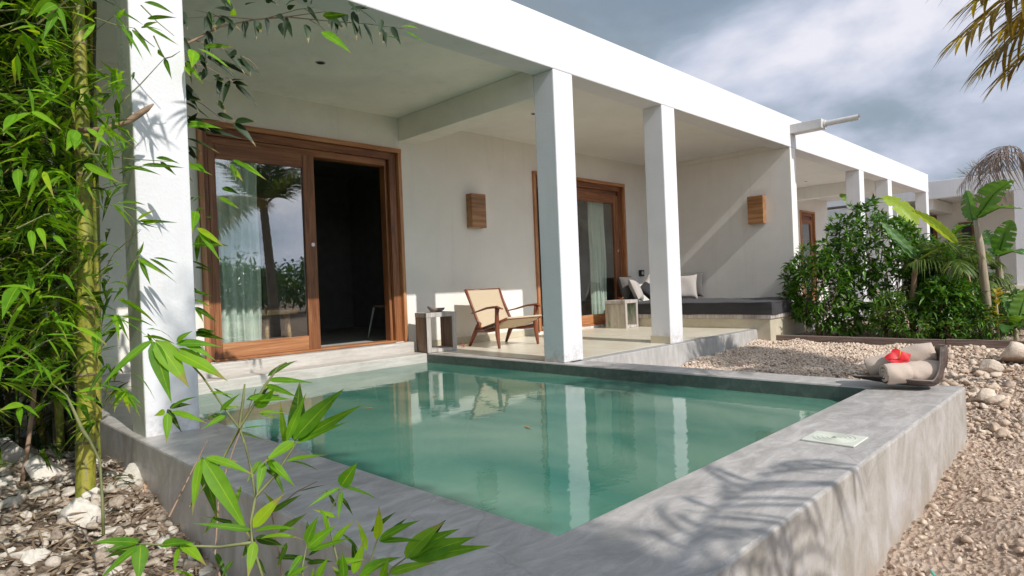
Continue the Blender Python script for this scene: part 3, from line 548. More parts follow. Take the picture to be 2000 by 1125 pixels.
# sliding doors
def sliding_door(x0, x1, zb, zt, panels, curt, label, parent_loc, frame_w=.09):
    d = empty('sliding_door', parent_loc, label=label, cat='sliding door'); ox, oy, oz = parent_loc
    def b(name, mat, a0, a1, b0, b1, c0, c1, par=None, bev=.005): return box(name, mat, par or d, a0-ox, a1-ox, b0-oy, b1-oy, c0-oz, c1-oz, bev)
    y0 = YW-.035
    b('door_frame', M['teakl_z'], x0, x0+frame_w*.55, y0, YW+.19, zb, zt); b('door_frame', M['teakl_z'], x1-frame_w*.55, x1, y0, YW+.19, zb, zt)
    b('door_frame', M['teakl_x'], x0-.0015, x1+.0015, y0-.004, YW+.19, zt+.0005, zt+.055)
    b('inner_frame', M['teak_z'], x0+.051, x0+.10, y0+.03, YW+.18, zb, zt-.002); b('inner_frame', M['teak_z'], x1-.16, x1-.051, y0+.05, YW+.18, zb, zt-.002)
    b('inner_frame', M['teak_z'], x1-.20, x1-.162, y0+.10, YW+.18, zb, zt-.10)
    b('inner_frame', M['teak_x'], x0+.101, x1-.162, y0+.03, YW+.18, zt-.09, zt-.003); b('inner_frame', M['teak_x'], x0+.101, x1-.201, y0+.065, YW+.175, zt-.17, zt-.0905)
    b('threshold', M['teakl_x'], x0+.101, x1-.17, y0+.02, YW+.185, zb-.002, zb+.022)
    for a0, a1, yy in panels:
        pz0, pz1 = zb+.023, zt-.172; sw = .14
        b('sash', M['teak_z'], a0, a0+.075, yy, yy+.045, pz0, pz1); b('sash', M['teak_z'], a1-sw, a1, yy, yy+.045, pz0, pz1)
        b('sash', M['teak_x'], a0+.076, a1-sw-.001, yy+.002, yy+.043, pz1-.15, pz1-.001); s = b('sash', M['teakl_x'], a0+.076, a1-sw-.001, yy+.002, yy+.043, pz0+.001, pz0+.16)
        b('glass_pane', M['glass'], a0+.07, a1-sw+.005, yy+.022, yy+.026, pz0+.155, pz1-.145, s, 0)
        lk = MB().tube([(0, -.006, 0), (0, .002, 0)], .022, 20); lo = lk.build('lock', M['steel'], s, smooth=False); lo.location = (a1-.05-ox, yy-oy-.001, 1.35-oz)
    return d
sliding_door(2.285, 4.76, .13, 2.545, [(2.385, 3.555, YW-.005)], None, 'wide teak sliding door above the pool steps, right half standing open', (3.52, YW, .13))
sliding_door(7.26, 9.745, .05, 2.525, [(8.28, 9.55, YW+.0)], None, 'teak sliding door behind the second pillar beside the daybed, left half open', (8.5, YW, .05))
sliding_door(18.36, 19.48, .02, 2.55, [(18.47, 19.31, YW+.0)], None, 'narrow far teak door seen past the partition wall', (18.9, YW, .02))
def curtain(x0, x1, y, z0, z1, label, folds=6, amp=.045):
    n = folds*14; V = []; F = []; zs = np.linspace(z1, z0, 14)
    for j, z in enumerate(zs):
        k = j/13
        for i in range(n+1):
            u = i/n; V.append((x0+(x1-x0)*(u*(1-.08*k)+.04*k)+.008*math.sin(u*50+z*3), y+amp*(0.55+.45*k)*math.sin(u*folds*2*math.pi+.7*math.sin(u*9)+.3*k)+.01*math.sin(z*4+u*7), z))
    for j in range(13):
        for i in range(n): F.append((j*(n+1)+i, j*(n+1)+i+1, (j+1)*(n+1)+i+1, (j+1)*(n+1)+i))
    o = from_np('curtain', np.array(V), np.array(F), M['curtain'], smooth=True); s = o.modifiers.new('s', 'SOLIDIFY'); s.thickness = .004
    return tag(o, label, 'curtain')
curtain(2.45, 2.95, YW+.13, .14, 2.45, 'pale linen curtain bunched behind the glass above the pool steps', 5)
curtain(8.86, 9.30, YW+.15, .06, 2.45, 'pale linen curtain behind the glass of the door beside the daybed', 5)
# wall lamps
def wall_lamp(loc, rz, label):
    l = empty('wall_lamp', loc, rz, label, 'wall lamp', 'wooden wall lamps')
    w_, d_, h_ = .115 , .12, .24
    w_ = .135
    m = MB().box(-w_, w_, -d_, -d_+.012, -h_, h_); m.build('front_board', M['lampw'], l, bevel=.002)
    for s in (-1, 1): MB().box(s*w_-(.012 if s > 0 else 0), s*w_+(.012 if s < 0 else 0), -d_+.0125, -.002, -h_+.002, h_-.002).build('side_board', M['lampw'], l, bevel=.002)
    MB().box(-.04, .04, -.02, -.001, -.06, .06).build('back_plate', M['steel'], l)
    MB().tube([(0, -.05, -.05), (0, -.05, .05)], .025, 12).build('bulb', M['plastic'], l, smooth=True)
    return l
wall_lamp((6.0, YW, 1.87), 0, 'slatted wooden wall lamp between the two sliding doors')
wall_lamp((10.77, 4.61, 1.93), -math.pi/2, 'wooden wall lamp on the partition wall above the daybed')
for x, y, lb in ((3.035, 5.483, 'small dark ceiling spotlight above the pool'), (6.017, 5.454, 'small dark ceiling spotlight above the armchair'), (15.61, 5.503, 'small dark ceiling spotlight in the far veranda bay')):
    s = empty('ceiling_spotlight', (x, y, 2.999), label=lb, cat='spotlight')
    MB().tube([(0, 0, -.004), (0, 0, 0)], .045, 20).build('ring', M['steel'], s); MB().tube([(0, 0, -.006), (0, 0, -.0045)], .03, 16).build('lens', M['black'], s)
sp = empty('rain_spout', (10.91, YF, 3.22), label='boxed rain spout with long white pipe jutting from the roof beam', cat='rain spout')
MB().box(-.12, .10, -.50, .0, -.075, .075).build('spout_box', M['pvc'], sp, bevel=.006)
mm = MB(); mm.tube([(0, -.49, .0), (0, -.53, .0)], .062, 16); mm.build('collar', M['pvc'], sp, smooth=False)
mm = MB(); mm.tube([(0, -.50, 0), (0, -1.02, 0)], .045, 20, False); mm.tube([(0, -1.02, 0), (0, -.50, 0)], .038, 20, False); mm.build('pipe', M['pvc'], sp, smooth=True)

# ------------------------------------------------------------------ second building
b2 = empty('far_villa', (24, 2.5, 0), label='second white flat-roofed villa closing the garden on the right', cat='villa')
def fbox(name, mat, x0, x1, y0, y1, z0, z1, bevel=.01): return box(name, mat, b2, x0-24, x1-24, y0-2.5, y1-2.5, z0, z1, bevel)
fbox('front_beam', M['white'], 22.4, 22.7, -9, 6.0, 2.90, 3.43); fbox('roof', M['white'], 22.7, 30, -9, 12, 3.02, 3.42)
fbox('wall', M['white'], 22.4, 22.6, 5.2, 12, -.3, 2.899)
fbox('veranda_ceiling', M['ceil'], 22.7, 25.5, -9, 6, 2.98, 3.0, 0)
fbox('pillar', M['white'], 22.4, 22.7, 2.05, 2.35, 0, 2.899); fbox('pillar', M['white'], 22.4, 22.7, -2, -1.7, 0, 2.899)
fbox('cross_beam', M['ceil'], 22.7, 25.5, 4.3, 4.6, 2.6, 2.95)
fbox('wall', M['wall'], 25.5, 25.7, -9, 12, -.3, 3.0); fbox('veranda_floor', M['floor'], 22.1, 25.5, -9, 6, -.3, .25)
fbox('step', M['step'], 21.7, 22.1, -9, 6, -.3, .05)
for ya, yb, zt in ((3.68, 4.15, 2.30), (4.75, 5.45, 2.62)):
    dd = fbox('door', M['teak_z'], 25.42, 25.5, ya, yb, .25, zt); box('door_panel', M['black'], dd, 25.41-24, 25.419-24, ya+.1-2.5, yb-.1-2.5, .4, zt-.15, 0)
fbox('window', M['teak_z'], 25.42, 25.5, -.8, .6, .9, 2.2)

# ------------------------------------------------------------------ daybed & cushions
db = empty('daybed', (9.95, 5.2, 0), label='built-in cement daybed with charcoal mattress against the partition wall', cat='daybed')
MB().box(-.80, .81, -1.40, 1.46, -.32, .150).build('base', M['skirt'], db, bevel=.008)
MB().box(-.83, .812, -1.42, 1.462, .151, .215).build('board', M['crate_edge'], db, bevel=.004)
def soft_box(name, mat, parent, x0, x1, y0, y1, z0, z1, r=.035, wob=.006, nx=24, ny=44):
    import bmesh
    bm = bmesh.new(); bmesh.ops.create_cube(bm, size=1)
    for v in bm.verts: v.co = Vector(((x0+x1)/2+v.co.x*(x1-x0), (y0+y1)/2+v.co.y*(y1-y0), (z0+z1)/2+v.co.z*(z1-z0)))
    bmesh.ops.subdivide_edges(bm, edges=bm.edges[:], cuts=12, use_grid_fill=True)
    cx, cy = (x0+x1)/2, (y0+y1)/2
    for v in bm.verts:
        c = v.co
        q = max(abs(c.x-cx)/((x1-x0)/2), abs(c.y-cy)/((y1-y0)/2))
        if c.z > (z0+z1)/2: c.z -= .02*max(0, q-.85)/.15
        c.z += wob*math.sin(c.x*9+c.y*5)+wob*.6*math.sin(c.y*13); c.x += wob*math.sin(c.y*11+c.z*20); c.y += wob*math.sin(c.x*9+c.z*17)
    me = bpy.data.meshes.new(name); bm.to_mesh(me); bm.free()
    return link(name, me, mat, parent, True, r*.5)
soft_box('mattress', M['mattress'], db, -.835, .80, -1.44, 1.45, .216, .415)
pp = []
for q in range(65):
    a = q/64*4; e = int(a) % 4; f_ = a-int(a); cs = [(-.832, -1.437), (.795, -1.437), (.795, 1.445), (-.832, 1.445), (-.832, -1.437)]
    pp.append((cs[e][0]*(1-f_)+cs[e+1][0]*f_, cs[e][1]*(1-f_)+cs[e+1][1]*f_, .392+.004*math.sin(q*1.9)))
MB().tube(pp, .007, 6, False).build('piping', M['mattress'], db, smooth=True)
def cushion(loc, size, th, rot, mat, label, mat2=None):
    n = 18; V = []; F = []
    for s in (1, -1):
        for i in range(n+1):
            for j in range(n+1):
                u = i/n*2-1; v = j/n*2-1
                pin = 1-.10*(1-abs(v)**2)*abs(u)**4; piv = 1-.10*(1-abs(u)**2)*abs(v)**4
                h = th/2*((1-u**4)*(1-v**4))**.5+.005*math.sin(u*4+v*3+s)*(1-u*u)
                V.append((u*size/2*pin, s*h, v*size/2*piv))
    m1 = (n+1)**2
    for s in range(2):
        for i in range(n):
            for j in range(n):
                q = (s*m1+i*(n+1)+j, s*m1+(i+1)*(n+1)+j, s*m1+(i+1)*(n+1)+j+1, s*m1+i*(n+1)+j+1); F.append(q if s else q[::-1])
    mi = None; mats = None
    if mat2: mats = [mat, mat2]; mi = [1 if (k % (n*n))//n < n//2 else 0 for k in range(len(F))]
    o = from_np('cushion', np.array(V), np.array(F), mat, smooth=True, mi=mi, mats=mats); o.location = loc; o.rotation_euler = rot
    return tag(o, label, 'cushion', 'cushions on the daybed')
cushion((9.50, 6.50, .66), .46, .17, (math.radians(-14), 0, math.radians(8)), M['cush_dark'], 'dark grey square cushion at the back corner against the wall beside the door')
cushion((9.42, 6.27, .62), .40, .15, (math.radians(-24), math.radians(6), math.radians(22)), M['cush_pale'], 'pale creased cushion leaning in front of the dark grey one')
cushion((9.93, 6.26, .62), .44, .15, (math.radians(-30), math.radians(-38), math.radians(-8)), M['cush_pale'], 'tilted cushion half cream and half charcoal in the middle', M['mattress'])
cushion((10.45, 5.90, .64), .46, .17, (math.radians(-12), 0, math.radians(-62)), M['cush_pale'], 'pale linen cushion standing against the partition wall right of the third pillar', M['cush_pale'])
cushion((10.60, 5.86, .67), .46, .13, (math.radians(-8), 0, math.radians(-70)), M['cush_dark'], 'dark cushion behind the pale linen one right of the third pillar')
so = empty('wall_socket', (10.20, YW, .93), label='small black speaker box on the wall above the cushions', cat='speaker')
MB().box(-.06, .06, -.05, 0, -.06, .06).build('case', M['black'], so, bevel=.006); MB().tube([(0, -.053, 0), (0, -.049, 0)], .035, 16).build('grille', M['steel'], so)

# ------------------------------------------------------------------ crates
def crate(loc, rz, w_, d_, h_, side, label):
    c = empty('side_crate', loc, rz, label, 'side table', 'weathered wooden cube tables'); t_ = .055
    for s in (-1, 1):
        a = s*(w_/2-t_/2)
        MB().box(a-t_/2, a+t_/2, -d_/2+.012, d_/2, .002, h_-t_-.001).build('side_board', side, c, bevel=.003)
        MB().box(a-t_/2-.001, a+t_/2+.001, -d_/2, -d_/2+.0115, .001, h_-t_-.0005).build('edge_strip', M['crate_edge'], c, bevel=.002)
    MB().box(-w_/2-.004, w_/2+.004, -d_/2-.002, d_/2+.002, h_-t_, h_).build('top_board', M['crate_edge'], c, bevel=.004)
    MB().box(-w_/2+t_+.001, w_/2-t_-.001, -d_/2+.005, d_/2-.005, .003, .045).build('bottom_board', M['crate_edge'], c, bevel=.003)
    return c
crate((4.93, 6.29, 0.003), math.radians(-14), .40, .36, .49, M['crate'], 'dark weathered wooden cube table at the pool edge beside the door frame')
crate((8.88, 6.22, 0.003), math.radians(3), .40, .40, .47, M['crate_green'], 'wooden cube table with peeling green paint beside the daybed')
# things lying on the crates
def dish(loc, r_, label, mat, name='dish', cat='dish'):
    m = MB(); V = []; F = []; n = 24
    for j, (rr, z) in enumerate(((.25, 0), (.6, .004), (.85, .02), (1, .045), (.97, .05), (.82, .028), (.58, .012), (0.05, .010))):
        for i in range(n):
            a = 2*math.pi*i/n; V.append((r_*rr*math.cos(a), r_*rr*.6*math.sin(a), z+(.03*max(0, -math.cos(a))**3 if rr > .8 else 0)))
    for j in range(7):
        for i in range(n): F.append((j*n+i, j*n+(i+1) % n, (j+1)*n+(i+1) % n, (j+1)*n+i))
    o = from_np(name, np.array(V), np.array(F), mat, smooth=True); o.location = loc; return tag(o, label, cat)
dish((4.93, 6.27, .494), .13, 'shallow curved wooden dish on the crate by the pool', M['tray_out'])

def hibiscus(name, loc, s, rot, label):
    e_ = empty(name, loc, 0, label, 'flower'); e_.rotation_euler = rot
    P = []; D = []; U = []
    for k in range(5):
        a = k*2*math.pi/5+.3; P.append((math.cos(a)*.1*s, math.sin(a)*.1*s, 0)); D.append((math.cos(a), math.sin(a), .45)); U.append((0, 0, 1))
    V, F = leaf_arrays(np.array(P), np.array(D), np.array(U), s, s*.95, 6, .5, .12, 'round'); V = V+RG.normal(0, s*.018, V.shape)
    from_np('petals', V, F, M['red'], e_, smooth=True)
    MB().tube([(0, 0, 0), (.1*s, 0, .5*s), (.3*s, 0, .95*s)], [s*.05, s*.035, s*.05], 8).build('stamen', M['yellow'], e_, smooth=True)
    return e_
hibiscus('hibiscus_flower', (8.84, 6.2, .485), .06, (.5, .6, 0), 'small red flower lying on the green-painted crate')
hibiscus('hibiscus_flower', tuple(at_z(905, 676, .015)), .055, (1.0, .4, .6), 'red flower fallen on the terrace floor beside the armchair')

# ------------------------------------------------------------------ armchair
ch = empty('armchair', (5.82, 5.98, 0.003), math.radians(-5), 'low teak armchair with woven cord seat and back facing the pool', 'armchair')
for s in (-1, 1):
    x = s*.33
    MB().tube([(x, -.31, 0), (x, -.285, .16), (x*.985, -.275, .30), (x, -.285, .44), (x*1.01, -.30, .505)], [.017, .029, .032, .026, .032], 10).build('leg', M['chairw'], ch, smooth=True)
    MB().tube([(x*.96, .34, 0), (x*.93, .25, .14), (x*.9, .16, .27), (x*.9, .12, .31)], [.018, .029, .036, .026], 10).build('leg', M['chairw'], ch, smooth=True)
    MB().tube([(x, -.275, .245), (x*.97, -.05, .215), (x*.92, .20, .215)], [.021, .018, .024], 8, sy=1.3).build('side_rail', M['chairw'], ch, smooth=True)
    MB().tube([(x*1.0, -.40, .50), (x*1.03, -.30, .525), (x*1.03, -.1, .51), (x*1.0, .12, .465), (x*.93, .27, .44)], [.016, .030, .026, .020, .015], 10, sy=.55).build('armrest', M['chairw'], ch, smooth=True)
    MB().tube([(x*.87, .10, .20), (x*.86, .20, .36), (x*.86, .34, .60), (x*.87, .425, .755)], [.018, .02, .019, .022], 8).build('back_post', M['chairw'], ch, smooth=True)
    MB().tube([(x*.87, -.44, .375), (x*.87, -.2, .31), (x*.87, .16, .22)], [.020, .018, .017], 8).build('seat_rail', M['chairw'], ch, smooth=True)
MB().tube([(-.29, .42, .745), (.29, .42, .745)], .016, 8).build('top_rail', M['chairw'], ch, smooth=True)
MB().tube([(-.29, -.43, .375), (.29, -.43, .375)], .017, 8).build('front_rail', M['chairw'], ch, smooth=True)
MB().tube([(-.30, .20, .215), (.30, .20, .215)], .016, 8).build('cross_rail', M['chairw'], ch, smooth=True)
def sheet(name, p0, p1, w_, sag, mat, parent, sag_dir):
    n, k = 14, 12; V = []; F = []; p0 = Vector(p0); p1 = Vector(p1)
    for i in range(n+1):
        for j in range(k+1):
            u = i/n; v = j/k*2-1; p = p0.lerp(p1, u)+Vector(sag_dir)*sag*math.sin(u*math.pi)*(1-.35*v*v); V.append((v*w_/2, p.y, p.z))
    for i in range(n):
        for j in range(k): F.append((i*(k+1)+j, i*(k+1)+j+1, (i+1)*(k+1)+j+1, (i+1)*(k+1)+j))
    o = from_np(name, np.array(V), np.array(F), mat, parent, True); s = o.modifiers.new('s', 'SOLIDIFY'); s.thickness = .022; s.offset = 0; return o
sheet('seat', (0, -.445, .385), (0, .17, .225), .585, .055, M['cord'], ch, (0, 0, -1))
sheet('backrest', (0, .13, .235), (0, .415, .742), .555, .03, M['cord'], ch, (0, 1, -.5))

# ------------------------------------------------------------------ inside the pool room
st = empty('stool', (3.22, 7.22, .125), label='round slatted wooden side table inside the dark room behind the glass', cat='table')
m = MB(); m.tube([(0, 0, .44), (0, 0, .50)], .30, 28); m.build('table_top', M['stool'], st, bevel=.006)
for a in range(5):
    t_ = a*2*math.pi/5+.3; MB().tube([(.24*math.cos(t_), .24*math.sin(t_), 0), (.21*math.cos(t_), .21*math.sin(t_), .44)], .024, 8).build('leg', M['stool'], st, smooth=True)
wc = empty('wire_chair', (5.22, 7.75, .125), math.radians(200), 'dark spindle-backed chair with white legs just inside the open door', 'chair')
MB().tube([(0, 0, .43), (0, 0, .46)], .22, 20, sy=1).build('seat', M['crate'], wc)
for sx in (-1, 1):
    for sy in (-1, 1): MB().tube([(sx*.22, sy*.22, 0), (sx*.15, sy*.15, .43)], [.010, .016], 8).build('leg', M['plastic'], wc, smooth=True)
for k in range(9):
    a = math.pi*(.12+.76*k/8); MB().tube([(.19*math.cos(a), .19*math.sin(a), .46), (.25*math.cos(a), .25*math.sin(a)+.04, .84)], .006, 6).build('spindle', M['crate'], wc)
MB().tube([(.25*math.cos(a), .25*math.sin(a)+.04, .845) for a in np.linspace(math.pi*.1, math.pi*.9, 12)], .014, 8).build('back_rail', M['crate'], wc, smooth=True)

# ------------------------------------------------------------------ towel tray
TX, TR = (4.80, 1.115, 0.0), math.radians(-72)
ty = empty('sheath_tray', TX, TR, 'boat-shaped dark palm-sheath tray curling up at one end on the pool corner', 'tray')
def tray_curve(u):   # u 0..1 : left tip to curled right end
    if u < .62: s = u/.62; return -.30+.44*s, .045*(1-s)**2+.014, .02+.15*math.sin(min(1, s*1.15)*math.pi/2)
    s = (u-.62)/.38; a = s*1.75; return .14+.11*math.sin(a), .014+.15*(1-math.cos(a))+.09*s*s, .17-.07*s*s
V = []; F = []; n, k = 36, 12
for i in range(n+1):
    x, z, w_ = tray_curve(i/n); x2, z2, _ = tray_curve(min(1, i/n+.01)); tx, tz = x2-x, z2-z; l_ = math.hypot(tx, tz) or 1; nx_, nz_ = -tz/l_, tx/l_
    if i == n: nx_, nz_ = pn
    pn = (nx_, nz_)
    for j in range(k+1):
        v = j/k*2-1; up = .055*abs(v)**2.4*(min(1, w_/.12)); V.append((x+nx_*up, v*w_, z+nz_*up))
for i in range(n):
    for j in range(k): F.append((i*(k+1)+j, i*(k+1)+j+1, (i+1)*(k+1)+j+1, (i+1)*(k+1)+j))
o = from_np('shell', np.array(V), np.array(F), M['tray'], ty, True, mats=[M['tray'], M['tray_out']]); s = o.modifiers.new('s', 'SOLIDIFY'); s.thickness = .010; s.offset = -1; s.material_offset = 1; s.material_offset_rim = 1
def towel(p0, p1, rad, label, flat=.85):
    p0 = Vector(p0); p1 = Vector(p1); ax = (p1-p0).normalized(); L_ = (p1-p0).length
    side = ax.cross(Vector((0, 0, 1))).normalized(); up = side.cross(ax).normalized(); V = []; F = []; nu, nv = 34, 40
    for i in range(nu+1):
        u = i/nu; e_ = 1-.10*abs(u*2-1)**6
        for j in range(nv):
            a = 2*math.pi*j/nv
            rr = rad*e_*(1+.035*math.sin(a*2+u*6)+.035*math.sin(u*19+a*1.3)*math.sin(a*1.5+u*4)+.03*math.sin(u*11))
            if 0.40 < u < 0.46: rr *= .965
            step_ = .05*max(0, math.cos((a-2.2)))**12
            V.append(p0+ax*L_*u+(side*math.cos(a)+up*math.sin(a)*flat)*rr*(1-step_))
    for i in range(nu):
        for j in range(nv): F.append((i*nv+j, i*nv+(j+1) % nv, (i+1)*nv+(j+1) % nv, (i+1)*nv+j))
    e0 = empty('rolled_towel', tuple(p0), label=label, cat='towel', group='towels rolled in the tray')
    V = [v-p0 for v in V]; from_np('roll', np.array(V), np.array(F), M['towel'], e0, True)
    for end, sgn in ((0, -1), (1, 1)):     # spiral ends
        SV = []; SF = []; q = 120
        for t_ in range(q+1):
            s_ = t_/q; a = s_*2*math.pi*2.6; r0 = rad*.95*(1-s_*.93); wd = rad*.95*.93/2.6*.52
            c = (ax*L_ if end else Vector((0, 0, 0)))
            for rr, dep in ((r0, -.024), (r0, .007), (max(0.001, r0-wd), .007), (max(.001, r0-wd), -.024)):
                SV.append(c+ax*sgn*dep+(side*math.cos(a)+up*math.sin(a)*flat)*rr)
        for t_ in range(q):
            for j in range(3): SF.append((t_*4+j, t_*4+j+1, (t_+1)*4+j+1, (t_+1)*4+j))
        from_np('spiral_end', np.array(SV), np.array(SF), M['towel'], e0, True)
        DV = [(ax*(L_-.022) if end else ax*.022)+(side*math.cos(a)+up*math.sin(a)*flat)*rad*.93 for a in np.linspace(0, 2*math.pi, 30)[:-1]]
        me = bpy.data.meshes.new('end_shade'); me.from_pydata(DV, [], [tuple(range(29))]); link('end_shade', me, M['towel_dark'], e0)  # dark disc: shade between the towel wraps put into its colour
    return e0
def tw(x, y, z): return Vector(TX)+Matrix.Rotation(TR, 3, 'Z') @ Vector((x, y, z))
towel(tw(-.12, -.115, .100), tw(.20, -.02, .120), .083, 'lower beige rolled towel with its spiral end towards the left')
towel(tw(-.20, .075, .110), tw(.18, .05, .235), .084, 'upper beige rolled towel lying tilted on the tray')
hibiscus('hibiscus_flower', tuple(tw(-.03, -.06, .195)), .075, (.2, -.95, .2), 'bright red hibiscus laid on the rolled towels')

# ------------------------------------------------------------------ planting bed
ks = empty('timber_kerb', (9.36, 0, -.2), label='long weathered timber kerb holding back the planting bed', cat='kerb')
for i, (ya, yb) in enumerate(((3.82, 1.7), (1.695, -.6), (-.605, -3.0))): MB().beam((0, ya, .02+.004*i), (.04*i, yb, .015), .06, .16).build('plank', M['kerb'], ks, bevel=.006)
bx = np.arange(9.39, 14.2, .15); by = np.arange(-3, 3.99, .15); A, B = np.meshgrid(bx, by, indexing='ij'); idx = np.arange(A.size).reshape(A.shape)
F = np.stack([idx[:-1, :-1], idx[1:, :-1], idx[1:, 1:], idx[:-1, 1:]], -1).reshape(-1, 4)
o = from_np('bed_soil', np.stack([A, B, -.15+RG.normal(0, .012, A.shape)], -1).reshape(-1, 3), F, M['ground'], smooth=True); tag(o, kind='structure')

def cluster_dirs(n, spread=0.9, up=0.2):
    d = RG.normal(size=(n, 3)); d[:, 2] = d[:, 2]*spread+up; return unit(d)
def shrub(loc, rx, ry, h, nclus, per, leaf, wid, mat, label, group=None, name='shrub', z0=.12, stems=5, cat='shrub', bottom=.5, shape='lance'):
    e_ = empty(name, loc, RG.uniform(0, 6), label, cat, group)
    P = []; sm = MB()
    k = 0
    lob = unit(RG.normal(size=(9, 3))); la = RG.uniform(.12, .32, 9)
    while k < nclus:
        d = unit(RG.normal(size=3)); r_ = RG.uniform(.35, 1.0)**.55
        r_ *= 1+sum(a*max(0, d@l_)**4 for a, l_ in zip(la, lob))-.15
        p = np.array([d[0]*rx*r_, d[1]*ry*r_, h*(.5+.05)+d[2]*h*.5*r_])
        if p[2] < z0: continue
        if p[2] < h*.45 and RG.random() > bottom: continue
        P.append(p); k += 1
    P = np.array(P); out = unit(P-np.array([0, 0, h*.35]))
    for s_ in range(stems):
        t_ = P[RG.integers(0, len(P))]*.8; b_ = RG.normal(0, .05, 3)*np.array([1, 1, 0]); sm.tube([b_+[0, 0, -.08], b_*1.5+[t_[0]*.3, t_[1]*.3, t_[2]*.45], t_], [.018, .012, .005], 6)
    for s_ in range(stems*8):
        t_ = P[RG.integers(0, len(P))]; sm.tube([t_*np.array([.45, .45, .7]), t_*np.array([.8, .8, .9]), t_], [.007, .005, .002], 5)
    sm.build('stem', M['stem'], e_, smooth=True)
    PP = np.repeat(P, per, 0); OO = np.repeat(out, per, 0); n = len(PP)
    D = unit(OO*.7+cluster_dirs(n, .8, .05)*1.0); PP = PP+D*RG.uniform(0, .03, (n, 1)); U = np.tile((0, 0, 1.0), (n, 1))+RG.normal(0, .35, (n, 3))
    V, F = leaf_arrays(PP, D, U, RG.uniform(.7, 1.25, n)*leaf, RG.uniform(.8, 1.2, n)*wid, 3, RG.uniform(.1, .7, n), .3, shape)
    from_np('foliage', V, F, mat, e_, smooth=True)
    return e_
shrub((9.95, 3.44, -.15), .52, .40, 1.28, 430, 8, .10, .032, M['shrub'], 'narrow dark shrub at the end of the daybed, left end of the bed', z0=.08, bottom=.8)
shrub((10.6, 2.75, -.15), .82, .55, 1.74, 560, 8, .115, .044, M['shrub'], 'tallest dense dark green shrub in the middle of the planting bed', bottom=.6)
shrub((10.9, 2.02, -.15), .50, .50, 1.30, 520, 8, .095, .034, M['shrub'], 'dense dark shrub just behind the young banana plant', bottom=.75)
shrub((10.0, 1.76, -.15), .34, .36, .80, 300, 8, .11, .036, M['shrub'], 'dark shrub right of the reddish banana stem')
shrub((10.7, 1.35, -.15), .6, .4, .55, 280, 8, .09, .03, M['shrub'], 'low dark shrub behind the bare cane stems')
shrub((9.85, 2.42, -.15), .28, .28, .62, 130, 7, .10, .024, M['shrub2'], 'bright green low shrub in front of the tallest shrub', bottom=1)
shrub((9.66, 2.05, -.15), .26, .26, .30, 90, 7, .08, .022, M['shrub2'], 'small pale seedling shrub spilling over the timber kerb', z0=.03, bottom=1, stems=3)
shrub((9.62, 1.66, -.15), .14, .20, .27, 60, 6, .075, .026, M['shrub2'], 'tiny yellow-green plant behind the curled tray end', z0=.03, bottom=1, stems=3)
shrub((9.9, 1.48, -.15), .4, .35, .42, 240, 7, .08, .018, M['shrub'], 'low feathery dark shrub at the kerb before the croton', z0=.03, bottom=1, stems=3)
shrub((10.0, 3.1, -.15), .30, .25, .50, 26, 6, .20, .06, M['shrub2'], 'broad-leaved light green plant low under the dark shrubs', z0=.05, bottom=1, stems=4)
shrub((12.2, .9, -.15), 1.0, .6, .45, 260, 7, .10, .03, M['shrub'], 'low shrub mass behind the right banana plants')
def paddle(base, tip, width, sag, roll, tear, side_hint=(0, 0, 1), nseg=26):
    base = np.array(base, float); tip = np.array(tip, float); ax = tip-base; L_ = np.linalg.norm(ax); d = ax/L_
    S = unit(np.cross(d, side_hint)); Nn = unit(np.cross(S, d)); S = S*math.cos(roll)+Nn*math.sin(roll); Nn = unit(np.cross(S, d))
    V = []; F = []; ph = RG.uniform(0, 6)
    for i in range(nseg+1):
        t = i/nseg; c = base+d*L_*t+np.array([0, 0, 1])*sag*math.sin(math.pi*t)
        hw = width/2*(max(0, math.sin(math.pi*min(1, (t*.97+.02)**.75)))**.55)
        for j in range(-3, 4):
            v = j/3; V.append(c+S*hw*v+Nn*(hw*.30*abs(v)+.012*math.sin(t*40+ph+v*3)*abs(v)))
    cut = [RG.random((nseg, 2)) < tear][0]
    for i in range(nseg):
        for j in range(6):
            sd = 0 if j < 3 else 1
            if cut[i, sd] and (j in (0, 5) or (j in (1, 4) and RG.random() < .7)): continue
            F.append((i*7+j, i*7+j+1, (i+1)*7+j+1, (i+1)*7+j))
    return np.array(V), np.array(F)
def banana(loc, stem_top, leaves_, label, mat, stem_r=.06, smat=None, group='banana plants in the bed'):
    e_ = empty('banana_plant', loc, 0, label, 'banana plant', group); L0 = Vector(loc)
    st_ = Vector(stem_top)-L0
    m = MB(); m.tube([(0, 0, -.05), (st_.x*.2, st_.y*.2, st_.z*.4), (st_.x*.6, st_.y*.6, st_.z*.8), tuple(st_)], [stem_r, stem_r*.85, stem_r*.7, stem_r*.45], 12); m.build('stem', smat or M['bstem'], e_, smooth=True)
    for (tb, tt, wd, sag, roll, tear, mt) in leaves_:
        tb = np.array(tb)-np.array(loc); tt = np.array(tt)-np.array(loc)
        V, F = paddle(tb, tt, wd, sag, roll, tear)
        lf = from_np('leaf', V, F, mt or mat, e_, True)
        mid = (np.array(st_)+tb)/2+np.array([0, 0, .02]); q = MB(); q.tube([tuple(np.array(st_)*.97), tuple(mid), tuple(tb), tuple(tb+(tt-tb)*.5+np.array([0, 0, sag])), tuple(tb+(tt-tb)*.95+np.array([0, 0, sag*.15]))], [.018, .013, .010, .006, .002], 6); q.build('petiole', mt or mat, lf, smooth=True)
    return e_
A_ = lambda px, py, X: tuple(at_x(px, py, X))
